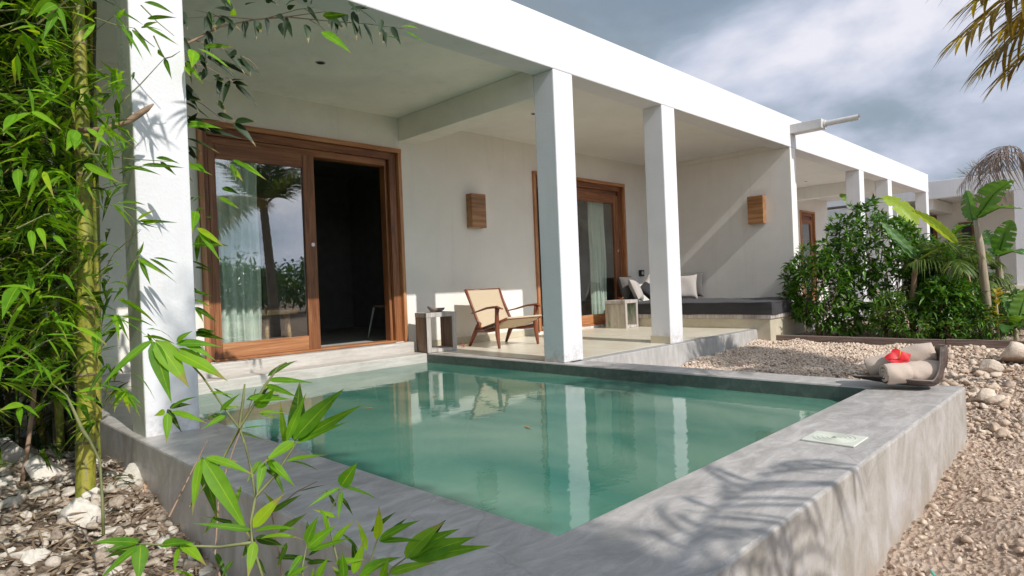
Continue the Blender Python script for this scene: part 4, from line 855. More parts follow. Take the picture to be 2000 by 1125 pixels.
banana(A_(1932, 662, 10.15)[:2]+(-.15,), A_(1905, 430, 10.15), [
    (A_(1908, 425, 10.15), A_(1978, 352, 10.0), .34, .07, .5, .25, None), (A_(1912, 425, 10.15), A_(1996, 408, 10.05), .15, .07, .2, .3, None),
    (A_(1900, 430, 10.2), A_(1887, 372, 10.5), .20, .02, .9, .2, None), (A_(1896, 440, 10.2), A_(1860, 462, 10.6), .16, .05, 0, .4, None)],
    'tall banana plant with pale stem and torn broad leaves near the right edge', M['banana'])
banana(A_(1960, 640, 10.9)[:2]+(-.15,), A_(1948, 500, 10.9), [
    (A_(1950, 495, 10.9), A_(1975, 430, 10.8), .26, .03, 1.0, .2, None), (A_(1952, 500, 10.9), A_(2005, 500, 10.6), .30, .06, .1, .3, None), (A_(1946, 495, 10.9), A_(1925, 450, 11.2), .18, .03, .5, .2, None), (A_(1946, 500, 10.9), A_(1880, 520, 11.3), .2, .06, .3, .3, None)],
    'shorter banana plant leaning right behind the tall pale-stemmed one', M['banana'])
banana(A_(1782, 655, 10.0)[:2]+(-.15,), A_(1790, 505, 10.0), [
    (A_(1868, 474, 10.0), A_(1782, 410, 9.8), .125, .03, -.95, .0, M['banana_y']), (A_(1788, 505, 10.0), A_(1720, 433, 9.9), .15, .01, .95, .0, None), (A_(1815, 460, 10.0), A_(1880, 530, 10.1), .16, .05, .6, .3, None)],
    'young banana plant with reddish stem and one glowing yellow-green leaf', M['banana'], .045, M['stem'])
banana(A_(1985, 665, 9.9)[:2]+(-.15,), A_(1983, 640, 9.9), [
    (A_(1985, 635, 9.9), A_(2010, 560, 9.9), .25, .02, .7, .15, None), (A_(1982, 635, 9.9), A_(1958, 575, 9.9), .20, .02, .5, .15, None), (A_(1983, 640, 9.9), A_(2015, 625, 9.7), .25, .06, .1, .1, None), (A_(1980, 640, 9.9), A_(1962, 650, 9.5), .2, .05, 0, .1, None)],
    'low spreading banana sucker at the right edge behind the kerb', M['banana'], .03)
# big leaves behind the far bays and right shrubs
banana((22.0, 8.6, -.2), (22.0, 8.6, 1.4), [((22, 8.6, 1.4), (21.2, 8.0, 3.0), .6, .1, .6, .1, None), ((22, 8.6, 1.4), (21.6, 9.6, 2.9), .6, .1, 1.0, .1, None), ((22, 8.6, 1.4), (21.0, 7.2, 2.5), .55, .1, .3, .2, None)], 'large banana plant seen through the far end of the veranda', M['banana_y'], .1, group='banana plants beyond the veranda')
banana((15.2, 3.2, -.2), A_(1790, 440, 15.2), [(A_(1790, 440, 15.2), A_(1720, 385, 15.2), .35, .1, .8, .1, M['banana_y']), (A_(1690, 430, 15.2), A_(1640, 380, 15.2), .25, .1, 1., .1, None)], 'banana plant peeking over the dark shrubs before the far pillars', M['banana'], .06, group='banana plants beyond the veranda')

# small palms in the bed
def frond(base, pts_dir, length, n_l, ll, lw, mat, parent, droop_l=.9, rach=.012, sag=.5, mat_r=None, jitter=.08, name='frond', flat=0.15):
    base = np.array(base, float); d = unit(np.array(pts_dir, float)); h = np.array([d[0], d[1], 0]); h = unit(h) if np.linalg.norm(h) > .05 else np.array([1.0, 0, 0])
    t = np.linspace(0, 1, 22); C = base+d*length*t[:, None]+np.array([0, 0, -1])*(sag*length*t**2.2)[:, None]
    m = MB(); m.tube([tuple(c) for c in C], list(rach*(1-.85*t)), 6)
    fo = m.build(name, mat_r or mat, parent, smooth=True)
    tt = np.repeat(np.linspace(.14, .995, n_l), 2); sd = np.tile((-1.0, 1.0), n_l)
    Cp = np.stack([np.interp(tt, t, C[:, i]) for i in range(3)], -1); T = np.stack([np.interp(np.minimum(tt+.03, 1), t, C[:, i]) for i in range(3)], -1)-np.stack([np.interp(tt-.03, t, C[:, i]) for i in range(3)], -1); T = unit(T)
    S = unit(np.cross(T, np.array([0, 0, 1.0]))); U = unit(np.cross(S, T))
    D = S*sd[:, None]*(.95-.45*tt)[:, None]+T*(.35+.55*tt)[:, None]+U*flat+RG.normal(0, jitter, (len(tt), 3))
    lens = ll*(np.sin(np.pi*np.clip(tt*.86+.12, 0, 1))**.6)*RG.uniform(.85, 1.1, len(tt))
    V, F = leaf_arrays(Cp, D, U, lens, lw, 5, RG.uniform(.7, 1.2, len(tt))*droop_l, .35, 'strap')
    from_np('leaflets', V, F, mat, fo, True)
    return fo
def palm(loc, top, specs, label, mat, r0=.11, r1=.08, n_l=34, ll=.6, lw=.035, smat=None, group=None, name='palm_tree', cat='palm', mat_r=None, dl=.9, jt=.08):
    e_ = empty(name, loc, 0, label, cat, group); T = np.array(top)-np.array(loc)
    m = MB(); ts = np.linspace(0, 1, 26); pts = [(T[0]*t**1.4, T[1]*t**1.4, T[2]*t) for t in ts]; m.tube(pts, [r0+(r1-r0)*t+(.008 if i % 2 else 0) for i, t in enumerate(ts)], 12)
    m.build('trunk', smat or M['bark'], e_, smooth=True)
    for sp_ in specs:
        d, ln, sg = sp_[:3]; mt = sp_[3] if len(sp_) > 3 else mat
        frond(T, d, ln, n_l, ll, lw, mt, e_, sag=sg, rach=.016 if ln > 1.2 else .008, mat_r=mat_r, droop_l=dl, jitter=jt)
    return e_
def fan(n, el=(.2, 1.1), ln=(2.0, 2.6), sg=(.35, .6), a0=0, a1=6.283, mt=None):
    out = []
    for i in range(n):
        a = a0+(a1-a0)*(i+.5)/n+RG.uniform(-.15, .15); e1 = RG.uniform(*el); v = ((math.cos(a)*math.cos(e1), math.sin(a)*math.cos(e1), math.sin(e1)), RG.uniform(*ln), RG.uniform(*sg))
        out.append(v+((mt,) if mt else ()))
    return out
pb = A_(1850, 660, 10.35); pt = A_(1853, 520, 10.35)
palm((pb[0], pb[1], -.15), pt, fan(11, (.3, 1.2), (.55, .85), (.3, .6)), 'small feathery palm with yellowish stem between shrubs and banana', M['palm'], .035, .025, 26, .28, .014, M['bstem'], mat_r=M['palm'])
pb = A_(1885, 660, 10.9); palm((pb[0], pb[1], -.15), (pb[0], pb[1], .55), fan(9, (.2, 1.1), (.6, .8), (.4, .7)), 'low feathery palm behind the tall banana stem', M['palm'], .03, .02, 24, .26, .014, M['bstem'], mat_r=M['palm'])
# croton
cb = A_(1950, 664, 9.75); cr_ = empty('croton', (cb[0], cb[1], -.15), 0, 'yellow-leaved croton on a thin stem in front of the tall banana', 'croton')
MB().tube([(0, 0, -.03), (.01, 0, .3), (0, .01, .62)], [.018, .014, .009], 8).build('stem', M['bstem'], cr_, smooth=True)
P = []; D = []
for i in range(46):
    z = RG.uniform(.18, .64)**1; a = i*2.4; P.append((0, 0, z)); D.append((math.cos(a), math.sin(a), .6+z*1.0))
V, F = leaf_arrays(np.array(P), np.array(D), (0, 0, 1), RG.uniform(.14, .24, 46), .04, 5, .6, .2); from_np('foliage', V, F, M['croton'], cr_, True)
# bare canes
for i, (px, x_, lb) in enumerate(((1918, 10.05, 'thin leaning dead cane left of the croton'), (1903, 10.4, 'dry brown cane beside the tall banana stem'))):
    b_ = A_(px, 660, x_); c_ = empty('dead_cane', (b_[0], b_[1], -.15), label=lb, cat='cane')
    MB().tube([(0, 0, -.05), (.03, .06, .4), (.02, .12, .85)], [.02, .016, .008], 7).build('cane', M['stub'], c_, smooth=True)

# ------------------------------------------------------------------ coconut palms round the pool
P_A = (6.5, -2.0)
PT = np.array((6.75, -1.9, 3.0))
def to_tip(tip, sg, mt=None):
    v = np.array(tip)-PT; L_ = np.linalg.norm(v)
    for _ in range(4): q = v+np.array([0, 0, sg*L_]); L_ = np.linalg.norm(q)
    return (tuple(q/L_), L_, sg)+((mt,) if mt else ())
palm((7.2, -2.5, gz(7.2, -2.5)), tuple(PT),
     [to_tip(at_r(1880, 75, 4.0), .42, M['palm_y']), to_tip(at_r(1925, 130, 4.5), .5, M['palm_y']), to_tip(at_r(1985, 40, 4.9), .30, M['palm_y']), to_tip(at_r(1960, 60, 4.2), .35, M['palm_y']), to_tip(at_r(1905, 5, 4.3), .38, M['palm_y']), to_tip(at_r(1965, 150, 4.7), .5, M['palm_y']), to_tip(at_r(1860, -60, 4.3), .3, M['palm_y']), ((.35, .85, .75), 2.2, .35, M['palm']), ((.75, .7, .9), 2.2, .3, M['palm'])]
     + fan(8, (.8, 1.4), (1.7, 2.1), (.15, .3), 3.3, 6.6),
     'coconut palm hanging yellowing fronds into the top right corner', M['palm'], .13, .09, 78, .78, .024, mat_r=M['palm_y'], dl=.40)
palm((.85, -3.3, gz(.85, -3.3)), (1.22, -1.9, 2.30), [((1, .15, .2), 1.35, .25), ((.9, -.6, .3), 1.3, .3), ((-1, -.6, .3), 1.0, .3), ((.2, -1, .4), 1.3, .3)],
     'young coconut palm standing behind the viewpoint', M['palm'], .08, .06, 14, .50, .032, jt=.22)
# drooping palm over the far villa, right edge
pd = A_(1992, 640, 14.0); palm((pd[0]+.3, pd[1]-.5, -.2), tuple(at_x(1995, 300, 14.0)), [((-.3, .8, .35), 1.0, .9, M['palm_dry']), ((.2, -.9, .4), 1.2, .8, M['palm_dry']), ((-.5, .35, .1), .9, 1.0, M['palm_dry']), ((.3, .4, .6), 1.0, .9, M['palm_dry'])],
     'withered palm with limp brown fronds at the right edge', M['palm_dry'], .08, .06, 26, .55, .018)
# bare twiggy tree above the far roof
def bare_tree(loc, h, label):
    e_ = empty('bare_tree', loc, 0, label, 'tree'); m = MB()
    def br(p, d, l, r_, k):
        q = p+d*l; m.tube([tuple(p), tuple((p+q)/2+Vector(RG.normal(0, l*.04, 3))), tuple(q)], [r_, r_*.8, r_*.6], 5)
        if k == 0: return
        for _ in range(3): br(q, (d+Vector(RG.normal(0, .5, 3))).normalized(), l*RG.uniform(.6, .8), r_*.6, k-1)
    br(Vector((0, 0, -.2)), Vector((0, 0, 1)), h*.34, h*.02, 5); m.build('trunk', M['stem'], e_)
    return e_
bp_ = at_x(1925, 330, 34); bare_tree((34, bp_[1], -.2), bp_[2]+1.0, 'leafless twiggy tree rising behind the far villa roof')

# screening trees behind the viewpoint (seen mirrored in glass and water), plus one added shade tree
def tree(loc, h, rx, nc, label, leaf=.16, group=None, trunk_h=None, name='tree', rz_=None):
    e_ = empty(name, loc, 0, label, 'tree', group); m = MB(); m.tube([(0, 0, -.3), (.1, 0, h*.3), (0, .1, h*.7)], [h*.03, h*.022, h*.01], 8)
    for _ in range(9):
        a = RG.uniform(0, 6.28); m.tube([(0, 0, h*RG.uniform(.25, .5)), (rx*.6*math.cos(a), rx*.6*math.sin(a), h*RG.uniform(.55, .85))], [h*.01, h*.003], 5)
    m.build('trunk', M['bark'], e_, smooth=True)
    cl = RG.normal(size=(nc, 3)); cl = unit(cl)*RG.uniform(.3, 1, (nc, 1))**.6; lz = rz_ or h*.38
    sub = cl[RG.integers(0, nc, 14)]; P = np.stack([cl[:, 0]*rx, cl[:, 1]*rx, h-lz+cl[:, 2]*lz], -1)
    P = P+RG.normal(0, .15*rx, P.shape)*.5; PP = np.repeat(P, 7, 0); n = len(PP); D = cluster_dirs(n, .8, 0)
    V, F = leaf_arrays(PP+D*.1, D, np.tile((0, 0, 1.), (n, 1))+RG.normal(0, .4, (n, 3)), RG.uniform(.7, 1.3, n)*leaf, leaf*.4, 2, .4, .2); from_np('crown', V, F, M['shrub'], e_, True)
    return e_
tree((.80, -4.2, gz(.8, -4.2)), 8.3, .33, 1700, 'unseen columnar tree added behind the viewpoint as a shade caster', .13, rz_=3.4)  # unseen tree, added and shaped to shade the near rim and first pillar
for i, (x, y, h, r_, lb) in enumerate(((-9, -17, 3.4, 3.2, 'rounded garden tree far behind on the left'), (-2, -19, 3.6, 3.4, 'rounded garden tree straight behind the viewpoint'), (5, -18, 2.6, 3.2, 'low garden tree mirrored in the door glass'), (11.5, -17, 3.0, 3.4, 'spreading garden tree beyond the mirrored palm'), (18, -19, 3.3, 3.6, 'large garden tree far behind on the right'), (25, -16, 3.4, 3.4, 'garden tree beyond the far villa'))):
    tree((x, y, -.6), h, r_, 650, lb, .36, 'trees behind the viewpoint')

# ------------------------------------------------------------------ bamboo
bam = empty('bamboo_clump', (.6, 4.4, -.3), 0, 'dense green bamboo clump with one thick yellow cane beside the first pillar', 'bamboo')
B0 = np.array([.6, 4.4, -.3])
def cane(px, py, z0, ptop, r_, mat, seg=.30, d_top=None, tp=.12):
    b_ = at_z(px, py, z0); top = at_y(ptop[0], ptop[1], d_top or b_[1]+.05)
    v = top-b_; L_ = np.linalg.norm(v); n = max(3, int(L_/seg)); pts = []; rad = []
    for i in range(n):
        for du, k in ((0, 1.0), (.03, 1.10), (.06, .99), (.5, .97), (.94, .98)):
            t = (i+du)/n; p = b_+v*t+np.array([.02*math.sin(t*3), .01, 0])-B0; pts.append(tuple(p)); rad.append(r_*k*(1-tp*t))
    m = MB(); m.tube(pts, rad, 14); cu = m.build('culm', mat, bam, smooth=True)
    if r_ > .035:
        for i in range(0, n):
            p = Vector(pts[i*5+1]); d_ = Vector(pts[i*5+2])-p; d_.normalize(); q_ = rad[i*5+1]; MB().tube([p-d_*.009, p-d_*.003, p+d_*.006], [q_*.93, q_*1.05, q_*.95], 16, False).build('node_ring', M['node'], cu, smooth=True)
    return cu
cane(168, 1000, -.35, (150, -40), .050, M['culm'], .33, tp=.42)
cane(110, 870, -.26, (125, -60), .042, M['culm'], .32)
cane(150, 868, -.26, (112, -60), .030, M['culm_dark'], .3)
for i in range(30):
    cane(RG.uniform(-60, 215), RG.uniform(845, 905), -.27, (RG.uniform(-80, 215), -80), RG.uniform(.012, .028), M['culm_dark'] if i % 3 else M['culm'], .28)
# broken stub branch pointing right
s0 = at_y(155, 255, 3.95); s1 = at_y(300, 202, 3.75); m = MB(); pts = [tuple(s0+(s1-s0)*t+np.array([0, 0, -.05*math.sin(t*3.1)])-B0) for t in (0, .3, .62, .66, .9, 1)]
m.tube(pts, [.017, .015, .016, .019, .015, .004], 9); m.build('broken_branch', M['twig_dry'], bam, smooth=True)
# side twigs
m = MB()
tw_ = []
for i in range(150):
    z = RG.uniform(.2, 3.2); p = np.array([RG.uniform(-.2, .85), RG.uniform(3.5, 5.6), z]); a = RG.uniform(-2.2, 1.0); l_ = RG.uniform(.4, 1.0)
    q = p+np.array([math.cos(a)*.8, math.sin(a), .35])*l_
    q[0] = min(q[0], .99); m = MB(); m.tube([tuple(p-B0), tuple((p+q)/2+[0, 0, .06]-B0), tuple(q-B0)], [.005, .0035, .0015], 4, False)
    if i < 85: m.build('twig', M['twig'], bam)
def bam_leaves(C, per, ln, wd, mat, parent, off, droop=(.2, .7), tilt=-.25, name='foliage', keep=None):
    n = len(C)*per; PP = np.repeat(C, per, 0); a = RG.uniform(0, 6.283, len(C)); A2 = np.repeat(a, per)+RG.normal(0, .55, n)
    D = np.stack([np.cos(A2), np.sin(A2), tilt+RG.normal(0, .38, n)], -1)
    PP = PP+RG.normal(0, .012, (n, 3)); U = np.tile((0, 0, 1.), (n, 1))+RG.normal(0, .3, (n, 3)); l_ = RG.uniform(.65, 1.25, n)*ln
    if keep is not None:
        tip = PP+unit(D)*l_[:, None]; k = keep(PP) & keep(tip); PP, D, U, l_ = PP[k], D[k], U[k], l_[k]; n = len(PP)
    V, F = leaf_arrays(PP-off, D, U, l_, l_*RG.uniform(.11, .16, n)*wd, 4, RG.uniform(*droop, n), .22)
    return from_np(name, V, F, mat, parent, True, leaf=4)
def clear_p1(p): return ~((p[:, 0] > .97) & (p[:, 1] > 3.6) & (p[:, 1] < 6.6)) & (p[:, 1] < 6.6)
nC = 4600; C = np.stack([RG.uniform(-.6, .97, nC), 3.4+2.9*RG.uniform(0, 1, nC)**.8, RG.uniform(-.05, 4.3, nC)], -1)
C = C[(C[:, 1] < 4.1) == (C[:, 1] < 4.1)]; C = C[~((C[:, 1] < 4.0) & (C[:, 0] > .84))]
C = C[(RG.random(len(C)) < np.clip((C[:, 2]-.05)/.7, .12, 1))]
def open_cane(C):      # the thick cane stands free of leaves
    V = (C-CAM) @ RM; px = CX+FPX*V[:, 0]/-V[:, 2]
    return ~((px > 128) & (px < 205) & (C[:, 1] < 4.15) & (RG.random(len(C)) < .62))
C = C[open_cane(C)]
bam_leaves(C, 5, .16, 1.05, M['bleaf'], bam, B0, keep=clear_p1, tilt=-.12, droop=(.1, .55))
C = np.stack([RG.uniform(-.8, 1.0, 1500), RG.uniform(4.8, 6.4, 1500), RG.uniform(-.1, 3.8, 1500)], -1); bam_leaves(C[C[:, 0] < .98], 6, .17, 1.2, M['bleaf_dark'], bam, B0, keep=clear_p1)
nC = 240; C = np.stack([RG.uniform(-.1, .78, nC), RG.uniform(2.9, 3.6, nC), RG.uniform(.3, 3.2, nC)], -1)
C = C[open_cane(C)]; bam_leaves(C[:110], 4, .15, 1.0, M['bleaf_bright'], bam, B0, keep=clear_p1, droop=(.1, .5))
C = np.stack([RG.uniform(.55, .96, 150), RG.uniform(3.6, 4.6, 150), RG.uniform(.2, 3.0, 150)], -1); C = C[open_cane(C)]
bam_leaves(C, 5, .145, 1.05, M['bleaf_bright'], bam, B0, keep=clear_p1, droop=(.1, .5))
# overhead sprays that drop leaf shadows on the first pillar
C = np.stack([RG.uniform(.75, 1.35, 9), RG.uniform(2.5, 3.1, 9), RG.uniform(2.4, 3.0, 9)], -1); C[:, 2] = np.maximum(C[:, 2], 1.25+C[:, 1]*.60)
bam_leaves(C, 5, .17, 1.0, M['bleaf'], bam, B0)
# branch arching in front of the pool room ceiling
brp = [at_y(*q) for q in ((300, 190, 4.75), (360, 88, 4.5), (430, 52, 4.42), (500, 38, 4.38), (560, 33, 4.36), (630, 40, 4.3), (720, 47, 4.2), (815, 60, 4.05))]
m = MB(); m.tube([tuple(p-B0) for p in brp], [.012, .009, .007, .006, .005, .004, .003, .001], 6)
for a, b in (((520, 36, 4.37), (640, 12, 4.3)), ((560, 33, 4.36), (700, 24, 4.25)), ((700, 24, 4.25), (770, 30, 4.15)), ((450, 45, 4.4), (380, 20, 4.4)), ((500, 38, 4.38), (352, 36, 4.4)), ((360, 75, 4.5), (470, 110, 4.45)), ((470, 110, 4.45), (505, 135, 4.4)), ((362, 120, 4.5), (440, 150, 4.45)), ((440, 150, 4.45), (500, 200, 4.42)), ((350, 180, 4.5), (440, 238, 4.4)), ((600, 36, 4.3), (650, 75, 4.25))):
    m.tube([tuple(at_y(*a)-B0), tuple((at_y(*a)+at_y(*b))/2+[0, 0, .02]-B0), tuple(at_y(*b)-B0)], [.004, .003, .001], 5, False)
m.build('arching_branch', M['twig_dry'], bam)
def hero(leaves_, mat, parent, off, nseg=8, wk=1.0):
    P = []; D = []; U = []; Ln = []; Wd = []
    for (x0, y0, x1, y1, w_, d0, d1) in leaves_:
        a = at_r(x0, y0, d0); b = at_r(x1, y1, d1); v = b-a; l_ = np.linalg.norm(v); vw = unit(CAM-a)
        P.append(a-off); D.append(v/l_); U.append(unit(vw*.7+np.array([0, -.15, .55])+RG.normal(0, .32, 3))); Ln.append(l_); Wd.append(w_/FPX*(d0+d1)/2*RG.uniform(.70, .9)*wk)
    V, F = leaf_arrays(np.array(P), np.array(D), np.array(U), np.array(Ln), np.array(Wd), nseg, RG.uniform(.0, .32, len(P)), .30)
    return from_np('leaves', V, F, mat, parent, True, leaf=nseg)
dd = 4.75
H1 = [(408, 22, 412, 62, 10), (355, 20, 368, 50, 10), (405, 60, 418, 100, 12), (430, 30, 470, 50, 9), (455, 40, 445, 70, 9), (475, 42, 480, 75, 9), (500, 38, 502, 72, 10), (520, 35, 525, 60, 9), (548, 45, 552, 68, 11), (560, 40, 572, 75, 10),
      (598, 48, 604, 75, 12), (645, 28, 650, 55, 9), (665, 28, 680, 45, 12), (655, 35, 660, 72, 8), (690, 22, 698, 72, 16), (700, 18, 740, 40, 8), (710, 45, 732, 80, 10), (745, 55, 758, 85, 10), (765, 52, 782, 84, 10), (685, 18, 720, 12, 10),
      (560, 10, 575, -10, 9), (520, 5, 540, -15, 9), (480, 10, 500, 0, 9), (598, 5, 590, -15, 8), (452, 20, 420, 10, 8), (440, 0, 460, 20, 8), (600, 12, 625, 45, 7), (360, 32, 350, 60, 8),
      (460, 115, 508, 138, 10), (462, 100, 445, 108, 9), (355, 70, 385, 130, 9), (385, 108, 405, 120, 9), (440, 98, 480, 134, 11), (400, 108, 465, 142, 9), (430, 150, 425, 200, 11), (455, 160, 485, 168, 9), (460, 165, 502, 198, 8), (402, 135, 393, 158, 9), (425, 155, 435, 160, 12), (345, 155, 395, 190, 10), (350, 190, 395, 192, 12), (362, 200, 410, 228, 9), (370, 235, 435, 232, 10), (400, 245, 440, 240, 9), (425, 222, 460, 232, 9), (455, 240, 500, 272, 13), (385, 250, 470, 262, 8), (365, 235, 395, 228, 12), (372, 285, 395, 300, 9), (365, 270, 430, 292, 9)]
def again(Hs, k, spread, dshift=.06):      # more leaves on the same twigs, turned and a little smaller
    out = []
    for q in Hs:
        if RG.random() > k: continue
        dx, dy = q[2]-q[0], q[3]-q[1]; a = RG.choice((-1, 1))*RG.uniform(.25, .75); f_ = RG.uniform(.6, .95); bx_, by_ = RG.normal(0, spread, 2)
        out.append((q[0]+bx_, q[1]+by_, q[0]+bx_+f_*(dx*math.cos(a)-dy*math.sin(a)), q[1]+by_+f_*(dx*math.sin(a)+dy*math.cos(a)), q[4]*RG.uniform(.7, 1.0)))
    return out
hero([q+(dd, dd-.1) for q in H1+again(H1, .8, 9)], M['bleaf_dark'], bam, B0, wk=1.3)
H2 = [(450, 10, 443, -15, 12), (387, 95, 460, 125, 11), (378, 98, 375, 130, 22), (362, 120, 395, 155, 10), (628, 62, 685, 92, 20), (783, 52, 818, 48, 12), (790, 60, 833, 82, 8), (362, 245, 432, 243, 20), (340, 315, 408, 327, 14), (382, 412, 376, 445, 20), (385, 445, 440, 478, 14), (388, 450, 432, 510, 14), (378, 320, 400, 322, 10), (362, 130, 372, 148, 12), (470, 318, 520, 350, 14), (455, 312, 505, 335, 9), (372, 480, 395, 472, 8), (382, 568, 410, 575, 9)]
hero([q+(dd-.3, dd-.45) for q in H2], M['bleaf_bright'], bam, B0)
H3 = [(452, 320, 462, 350, 12), (428, 385, 468, 408, 12), (382, 415, 395, 400, 9), (376, 395, 400, 378, 11), (378, 600, 425, 625, 11), (376, 585, 415, 595, 11), (376, 510, 420, 525, 5), (372, 460, 385, 425, 10), (376, 650, 440, 660, 13), (378, 655, 420, 640, 14)]
hero([q+(4.6, 4.5) for q in H3+again(H3, 1, 12)+again(H2[:-1], .7, 12)], M['bleaf'], bam, B0, wk=1.15)
# twigs crossing in front of the pillar
fr_tw = [((232, 205), (320, 115)), ((320, 115), (352, 100)), ((185, 35), (262, 55)), ((262, 55), (302, 92)), ((275, 10), (340, 70)), ((300, 70), (330, 128)), ((175, 330), (300, 322)), ((240, 545), (270, 500)), ((170, 300), (345, 316))]
for a, b in fr_tw: MB().tube([tuple(at_y(*a, 3.7)-B0), tuple(at_y((a[0]+b[0])/2, (a[1]+b[1])/2+3, 3.68)-B0), tuple(at_y(*b, 3.66)-B0)], [.004, .003, .0015], 5, False).build('twig', M['twig'], bam)
H4 = [(282, 4, 338, 16, 14), (276, 55, 320, 48, 12), (285, 52, 350, 88, 10), (258, 58, 298, 94, 12), (322, 115, 332, 143, 9), (308, 98, 320, 112, 8), (262, 142, 260, 155, 5), (278, 322, 360, 326, 12), (305, 308, 348, 310, 10), (240, 325, 310, 328, 10), (268, 430, 302, 405, 11), (270, 432, 345, 430, 8), (270, 434, 310, 445, 6), (268, 500, 284, 470, 9), (268, 505, 320, 530, 9), (262, 510, 250, 540, 9), (270, 500, 345, 545, 4), (292, 505, 340, 528, 8),
      (240, 640, 190, 650, 10), (150, 255, 235, 365, 12)]
hero([q+(4.0, 3.9) for q in H4+again(H4, .5, 5)], M['bleaf'], bam, B0)
H5 = [(60, 220, 0, 245, 18), (62, 218, 118, 242, 12), (170, 250, 215, 285, 14), (150, 255, 130, 290, 20), (145, 262, 148, 285, 26), (165, 320, 235, 355, 14), (35, 560, 0, 605, 26), (38, 562, 62, 590, 16), (35, 330, 35, 372, 16), (30, 222, 5, 262, 22), (85, 335, 100, 370, 12), (70, 330, 55, 362, 10), (190, 648, 186, 690, 17), (150, 640, 205, 655, 10), (45, 790, 0, 795, 14), (45, 792, 75, 805, 9), (38, 795, 40, 830, 12), (110, 10, 75, 15, 18), (115, 15, 130, 55, 10), (110, 25, 85, 60, 14), (75, 445, 90, 470, 12), (60, 450, 65, 490, 14), (105, 460, 130, 480, 12)]
hero([q+(2.9, 2.8) for q in H5], M['bleaf_bright'], bam, B0)

# cut canes and stubs on the bank
for i, (px, py, h, r_, lb) in enumerate(((245, 1040, .17, .020, 'thick cut bamboo stub standing on the bank'), (268, 1045, .12, .011, 'thin cut stub right of the thick one'), (200, 1040, .10, .010, 'short cut stub left of the thick one'))):
    b_ = at_z(px, py, -.44); c_ = empty('bamboo_stub', (b_[0], b_[1], -.48), label=lb, cat='bamboo stub', group='cut bamboo stubs'); m = MB(); m.tube([(0, 0, 0), (.004, 0, h*.6), (.006, 0, h+.04)], [r_, r_*.97, r_*.95], 12); m.build('cane', M['stub'], c_, smooth=False, bevel=.001)
b_ = at_z(30, 1010, -.42); t_ = at_y(72, 722, b_[1]+.1); d_ = empty('dead_cane', tuple(b_), label='brown leaning cane at the far left of the bank', cat='cane')
MB().tube([(0, 0, -.05), tuple((t_-b_)*.5+[.01, 0, 0]), tuple(t_-b_)], [.014, .012, .012], 8).build('cane', M['twig_dry'], d_, smooth=True)
# thin shoot leaning across the thick cane
sh = empty('dry_shoot', tuple(at_z(202, 1045, -.46)), label='thin green and straw shoot bending across the bank beside the yellow cane', cat='bamboo shoot'); o0 = np.array(sh.location)
MB().tube([tuple(at_r(x, y, 3.1)-o0) for x, y in ((202, 1045), (200, 980), (195, 900), (175, 860), (160, 838), (130, 772), (100, 748))], [.006, .006, .005, .006, .008, .004, .001], 7).build('stem', M['twig'], sh, smooth=True)

# ------------------------------------------------------------------ foreground shoots
FD = 1.75
fs = empty('bamboo_shoot', (at_z(512, 1125, -.6)[0]*.6, at_z(512, 1125, -.6)[1]*.6, -.62), label='arching young bamboo shoot with long bright leaves in front of the pool wall', cat='bamboo shoot', group='young bamboo shoots in the foreground')
o1 = np.array([fs.location[0], fs.location[1], fs.location[2]])
def stems(parent, off, lines, mat=None, r_=.0035):
    m = MB()
    for ln in lines:
        d = ln[0]; q = [tuple(at_r(x, y, d)-off) for x, y in ln[1:]]; m.tube(q, [r_*(1-.55*i/(len(q)-1)) for i in range(len(q))], 6, False)
    return m.build('stem', mat or M['twig'], parent, smooth=True)
stems(fs, o1, [(FD, (545, 1290), (528, 1180), (512, 1125), (492, 1060), (490, 1020), (499, 970), (490, 915), (478, 865), (467, 836), (440, 800), (395, 735), (345, 680), (305, 664)), (FD, (467, 836), (490, 800), (520, 750), (545, 715), (560, 708)), (FD, (467, 836), (475, 780), (478, 750)),
               (FD, (499, 970), (540, 925), (575, 870), (590, 850)), (FD, (490, 1060), (430, 1068), (350, 1066), (275, 1062)), (FD, (478, 865), (468, 836), (430, 905), (370, 990))], r_=.0045)
HA = [(398, 897, 486, 1030, 34), (392, 897, 374, 1002, 18), (402, 893, 498, 916, 20), (515, 903, 502, 960, 17), (520, 898, 578, 943, 18), (575, 862, 513, 902, 22), (574, 858, 668, 752, 44), (582, 862, 708, 783, 26), (576, 866, 682, 820, 14), (560, 860, 598, 765, 20),
      (494, 1030, 553, 962, 28), (497, 1038, 582, 1018, 20), (492, 1035, 376, 1020, 14), (497, 1058, 484, 1122, 18), (510, 1052, 590, 1030, 20), (523, 742, 610, 742, 12), (520, 752, 578, 768, 14), (487, 778, 568, 777, 17), (500, 796, 537, 758, 22), (430, 802, 468, 768, 10), (505, 805, 560, 798, 5), (410, 765, 460, 770, 5), (440, 812, 395, 835, 10), (470, 838, 530, 825, 5),
      (299, 664, 186, 737, 15), (298, 667, 334, 780, 30), (306, 665, 369, 752, 34), (335, 684, 446, 734, 32), (344, 672, 428, 662, 15), (355, 668, 420, 690, 16), (345, 668, 372, 640, 10),
      (332, 800, 381, 762, 16), (335, 804, 406, 824, 16), (327, 807, 326, 860, 16), (322, 803, 301, 812, 10), (275, 1063, 270, 1135, 30), (272, 1066, 188, 1128, 16), (270, 1060, 180, 1050, 16), (312, 1066, 376, 1052, 24), (352, 1062, 404, 1098, 22), (350, 1066, 340, 1120, 12), (540, 925, 520, 890, 12), (560, 900, 640, 880, 10)]
hero([q+(FD, FD-.03) for q in HA], M['bleaf_bright'], fs, o1, wk=1.12); hero([q+(FD+.07, FD+.05) for q in again([h for h in HA if h[1] > 740], .75, 6)], M['bleaf'], fs, o1)
